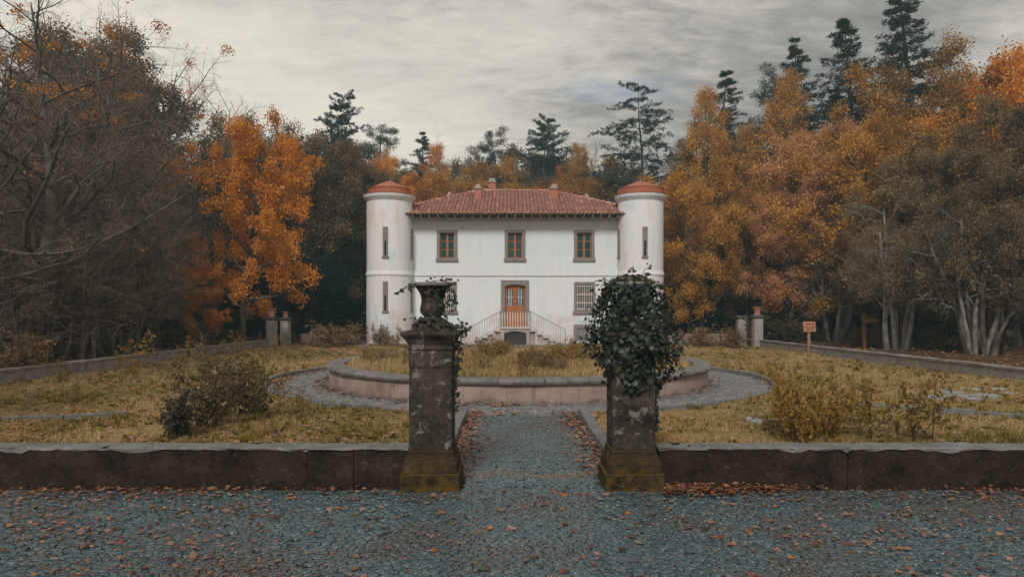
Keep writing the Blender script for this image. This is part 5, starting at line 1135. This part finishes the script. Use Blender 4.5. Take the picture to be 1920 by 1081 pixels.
while cnt < 290:
    u = r.random()
    if u < .45: x, y, wh = r.uniform(-5.3, 5.3), 6.76 - abs(r.normal(0, .25)), 'on the wet cobbles near the low wall'
    elif u < .82: x, y, wh = r.uniform(-4.6, 4.6), r.uniform(4.4, 6.4), 'on the open wet cobbles of the forecourt'
    elif u < .92: x, y, wh = 1.35 + abs(r.normal(0, .45)), 6.74 - abs(r.normal(0, .08)), 'in the leaf pile at the foot of the ivy-covered pier'
    else: x, y, wh = r.choice([-1, 1]) * (PATH - .08 - abs(r.normal(0, .15))), r.uniform(7.4, 10.8), 'along the kerbs of the cobbled path'
    if abs(abs(x) - 1.0) < .36 and y > 6.62: continue
    m_ = r.choice(['leaf_orange', 'leaf_tan', 'leaf_brown'], p=[.15, .43, .42]); s_ = r.uniform(.045, .095)
    o = bpy.data.objects.new('fallen_leaf', LM[r.integers(0, 4)][m_]); COL.objects.link(o); o.location = (x, y, .008 + (.03 if 'pile' in wh else 0) * r.random()); o.rotation_euler = (r.normal(0, .18), r.normal(0, .18), r.uniform(0, 6.28)); o.scale = (s_, s_, s_ * r.uniform(.5, 1.3))
    tag(o, f'{KIND[m_][0]} lying {wh}', 'leaf', f'{KIND[m_][1]} leaves {wh}'); cnt += 1

# ------------------------------------------------------------------ ivy
IV = []
for sd_ in (11, 12, 13): V, F = lobed(sd_, 5, .42, .35); IV.append(V * np.array([1, 1, .6])); IVF = F
def ivy(name, label, C, Nn, size, r, n_single, parent_loc, stems):
    root = tag(empty(name, parent_loc), label, 'ivy'); n = len(C); p0 = np.array(parent_loc)
    U = np.stack([r.normal(0, .45, n), r.normal(0, .45, n), -np.ones(n)], -1); U = norm(U - (U * Nn).sum(-1, keepdims=True) * Nn * .75)
    Vv = norm(np.cross(Nn, U)); N2 = np.cross(U, Vv); tint = np.clip(r.normal(.38, .2, n), 0, .88); hi = (C[:, 2] > 2.02) & (r.random(n) < .12); tint[hi] = 1.0
    order = np.argsort(C[:, 1] + r.normal(0, .05, n)); single = order[:n_single]; rest = order[n_single:]
    k = r.integers(0, 3, n); S_ = np.array(IV)
    def verts(i): return C[i][:, None] + size[i][:, None, None] * (U[i][:, None] * S_[k[i]][:, :, 0:1] + Vv[i][:, None] * S_[k[i]][:, :, 1:2] + N2[i][:, None] * S_[k[i]][:, :, 2:3])
    A = verts(rest); nv = A.shape[1]; o = link('leaves', mesh_np('ivy_leaves', A.reshape(-1, 3) - p0, [((np.arange(len(rest)) * nv)[:, None, None] + IVF[None]).reshape(-1, 3)], [M['ivy']], np.repeat(tint[rest], nv)), root); o['kind'] = 'stuff'
    A = verts(single)
    for j, i in enumerate(single): link('leaf', mesh_np('ivy_leaf', A[j] - C[i], [IVF], [M['ivy']], np.full(nv, tint[i])), root, tuple(C[i] - p0))
    if stems:
        for pl_ in stems:
            pp = np.array(pl_, float) - p0; dd = norm(np.gradient(pp, axis=0)); V, F = tubes([(pp[None], dd[None], np.full((1, len(pp)), .0035))], (5,)); link('stem', mesh_np('ivy_stem', V, [F], [M['twig_brown']]), root)
r = np.random.default_rng(501)
# big mass over the right pier
zs_ = [.92, 1.02, 1.12, 1.25, 1.38, 1.48, 1.6, 1.72, 1.85, 1.98, 2.06, 2.12]; rw = [.20, .25, .30, .37, .415, .42, .385, .35, .325, .29, .22, .08]
n = 3900; z = .95 + 1.17 * r.random(n) ** .95; a = r.uniform(0, 6.283, n); q = np.interp(z, zs_, rw) * (1 + .13 * np.sin(a * 3 + z * 7) + .10 * np.sin(a * 5 - z * 15) + .06 * np.sin(a * 9 + z * 23)) + np.abs(r.normal(0, .035, n)) * np.where(r.random(n) < .3, 1.4, -.6)
q *= np.where(r.random(n) < .25, .86, 1.0)
C = np.stack([1.02 + q * np.cos(a) * 1.0, 7.0 + q * np.sin(a) * .92, z], -1)
C[:, 0] += .05 * np.clip((1.6 - z), 0, .5)
low = (C[:, 2] < 1.2) & (C[:, 0] < .90) & (r.random(n) < .8); C = C[~low]; a = a[~low]
Nn = norm(np.stack([np.cos(a), np.sin(a), np.where(C[:, 2] > 1.95, 1.2, .25)], -1) + r.normal(0, .35, (len(a), 3)))
# hanging trails down the right side of the shaft
m_ = 150; tz = r.uniform(.55, 1.1, m_); tC = np.stack([1.235 + np.abs(r.normal(0, .025, m_)), 6.84 + np.abs(r.normal(0, .12, m_)), tz], -1); tN = norm(np.tile([.6, -.8, .1], (m_, 1)) + r.normal(0, .3, (m_, 3)))
# loose shoots on top and to the left
sh = []; shN = []; stems = []
for p0, p1 in (((.85, 6.9, 2.03), (.62, 6.75, 2.05)), ((1.1, 6.95, 2.1), (1.2, 6.9, 2.2)), ((.95, 6.95, 2.1), (1.02, 6.85, 2.2)), ((1.25, 6.9, 1.95), (1.42, 6.8, 2.05)), ((1.35, 6.85, 1.6), (1.5, 6.75, 1.45)), ((1.38, 6.85, 1.3), (1.49, 6.75, 1.2))):
    p0, p1 = np.array(p0), np.array(p1); stems.append([p0, (p0 + p1) / 2 + np.array([0, 0, .03]), p1])
    for t_ in np.linspace(0, 1, 9): sh.append(p0 + (p1 - p0) * t_ + r.normal(0, .018, 3)); shN.append(norm(np.array([0, -.7, .7]) + r.normal(0, .3, 3)))
C = np.concatenate([C, tC, sh]); Nn = np.concatenate([Nn, tN, shN]); sz = r.uniform(.036, .080, len(C)); sz[-len(sh) - m_:] *= .75
ivy('ivy', 'thick mass of dark ivy swallowing the top of the right gate pier', C, Nn, sz, r, 300, (1.02, 7.0, .5), stems)
# trails on the urn pier
pts = []; nn = []; stems = []
def trail(path, per, sp, nv):
    path = np.array(path, float); stems.append(list(path))
    for p0, p1 in zip(path[:-1], path[1:]):
        m_ = max(2, int(np.linalg.norm(p1 - p0) * per))
        for t_ in r.random(m_): pts.append(p0 + (p1 - p0) * t_ + r.normal(0, sp, 3)); nn.append(norm(np.array(nv) + r.normal(0, .35, 3)))
trail([(-1.05, 6.95, 2.05), (-.9, 6.9, 2.07), (-.8, 6.88, 2.03), (-.77, 6.86, 1.9), (-.80, 6.85, 1.78)], 130, .028, (.4, -.8, .3))
trail([(-1.0, 6.9, 2.05), (-.93, 6.82, 1.95), (-.9, 6.83, 1.8), (-.95, 6.82, 1.68)], 110, .03, (.2, -.9, .2))
trail([(-1.18, 6.84, 1.66), (-1.0, 6.8, 1.68), (-.84, 6.76, 1.64), (-.72, 6.74, 1.6), (-.66, 6.76, 1.5)], 150, .03, (.1, -.8, .5))
trail([(-.72, 6.80, 1.68), (-.68, 6.76, 1.58), (-.71, 6.84, 1.45), (-.74, 6.84, 1.3), (-.755, 6.84, 1.15), (-.76, 6.85, .95), (-.765, 6.86, .75)], 120, .022, (.6, -.7, .2))
trail([(-.68, 6.78, 1.6), (-.60, 6.72, 1.58)], 110, .02, (.1, -.8, .5))
trail([(-.72, 6.9, 1.45), (-.745, 6.92, 1.25), (-.75, 6.95, 1.05)], 90, .02, (.9, -.3, .2))
trail([(-1.15, 6.85, 2.03), (-1.22, 6.8, 2.0), (-1.30, 6.78, 1.955), (-1.355, 6.76, 1.93)], 60, .012, (0, -.9, .4))
trail([(-1.2, 6.85, 2.02), (-1.19, 6.82, 1.94)], 60, .012, (0, -.9, .4))
C = np.array(pts); Nn = np.array(nn); ivy('ivy', 'thin trails of ivy hanging from the bare urn and its pier', C, Nn, r.uniform(.028, .06, len(C)), r, 120, (-.8, 6.85, 1.0), stems)

# ------------------------------------------------------------------ air
m = bpy.data.materials.new('autumn_haze'); m.use_nodes = True; t = NT(m.node_tree); t.n.clear()
pv = t.add('ShaderNodeVolumePrincipled'); pv.inputs['Color'].default_value = (.60, .90, .96, 1); pv.inputs['Density'].default_value = .0020; pv.inputs['Anisotropy'].default_value = .2
ou = t.add('ShaderNodeOutputMaterial'); t.l.new(pv.outputs[0], ou.inputs['Volume'])
o = MB().box(-135, 135, -45, 155, -1.1, 26).build('haze', m); tag(o, 'thin pale haze hanging in the air over the garden', 'haze', kind='stuff')
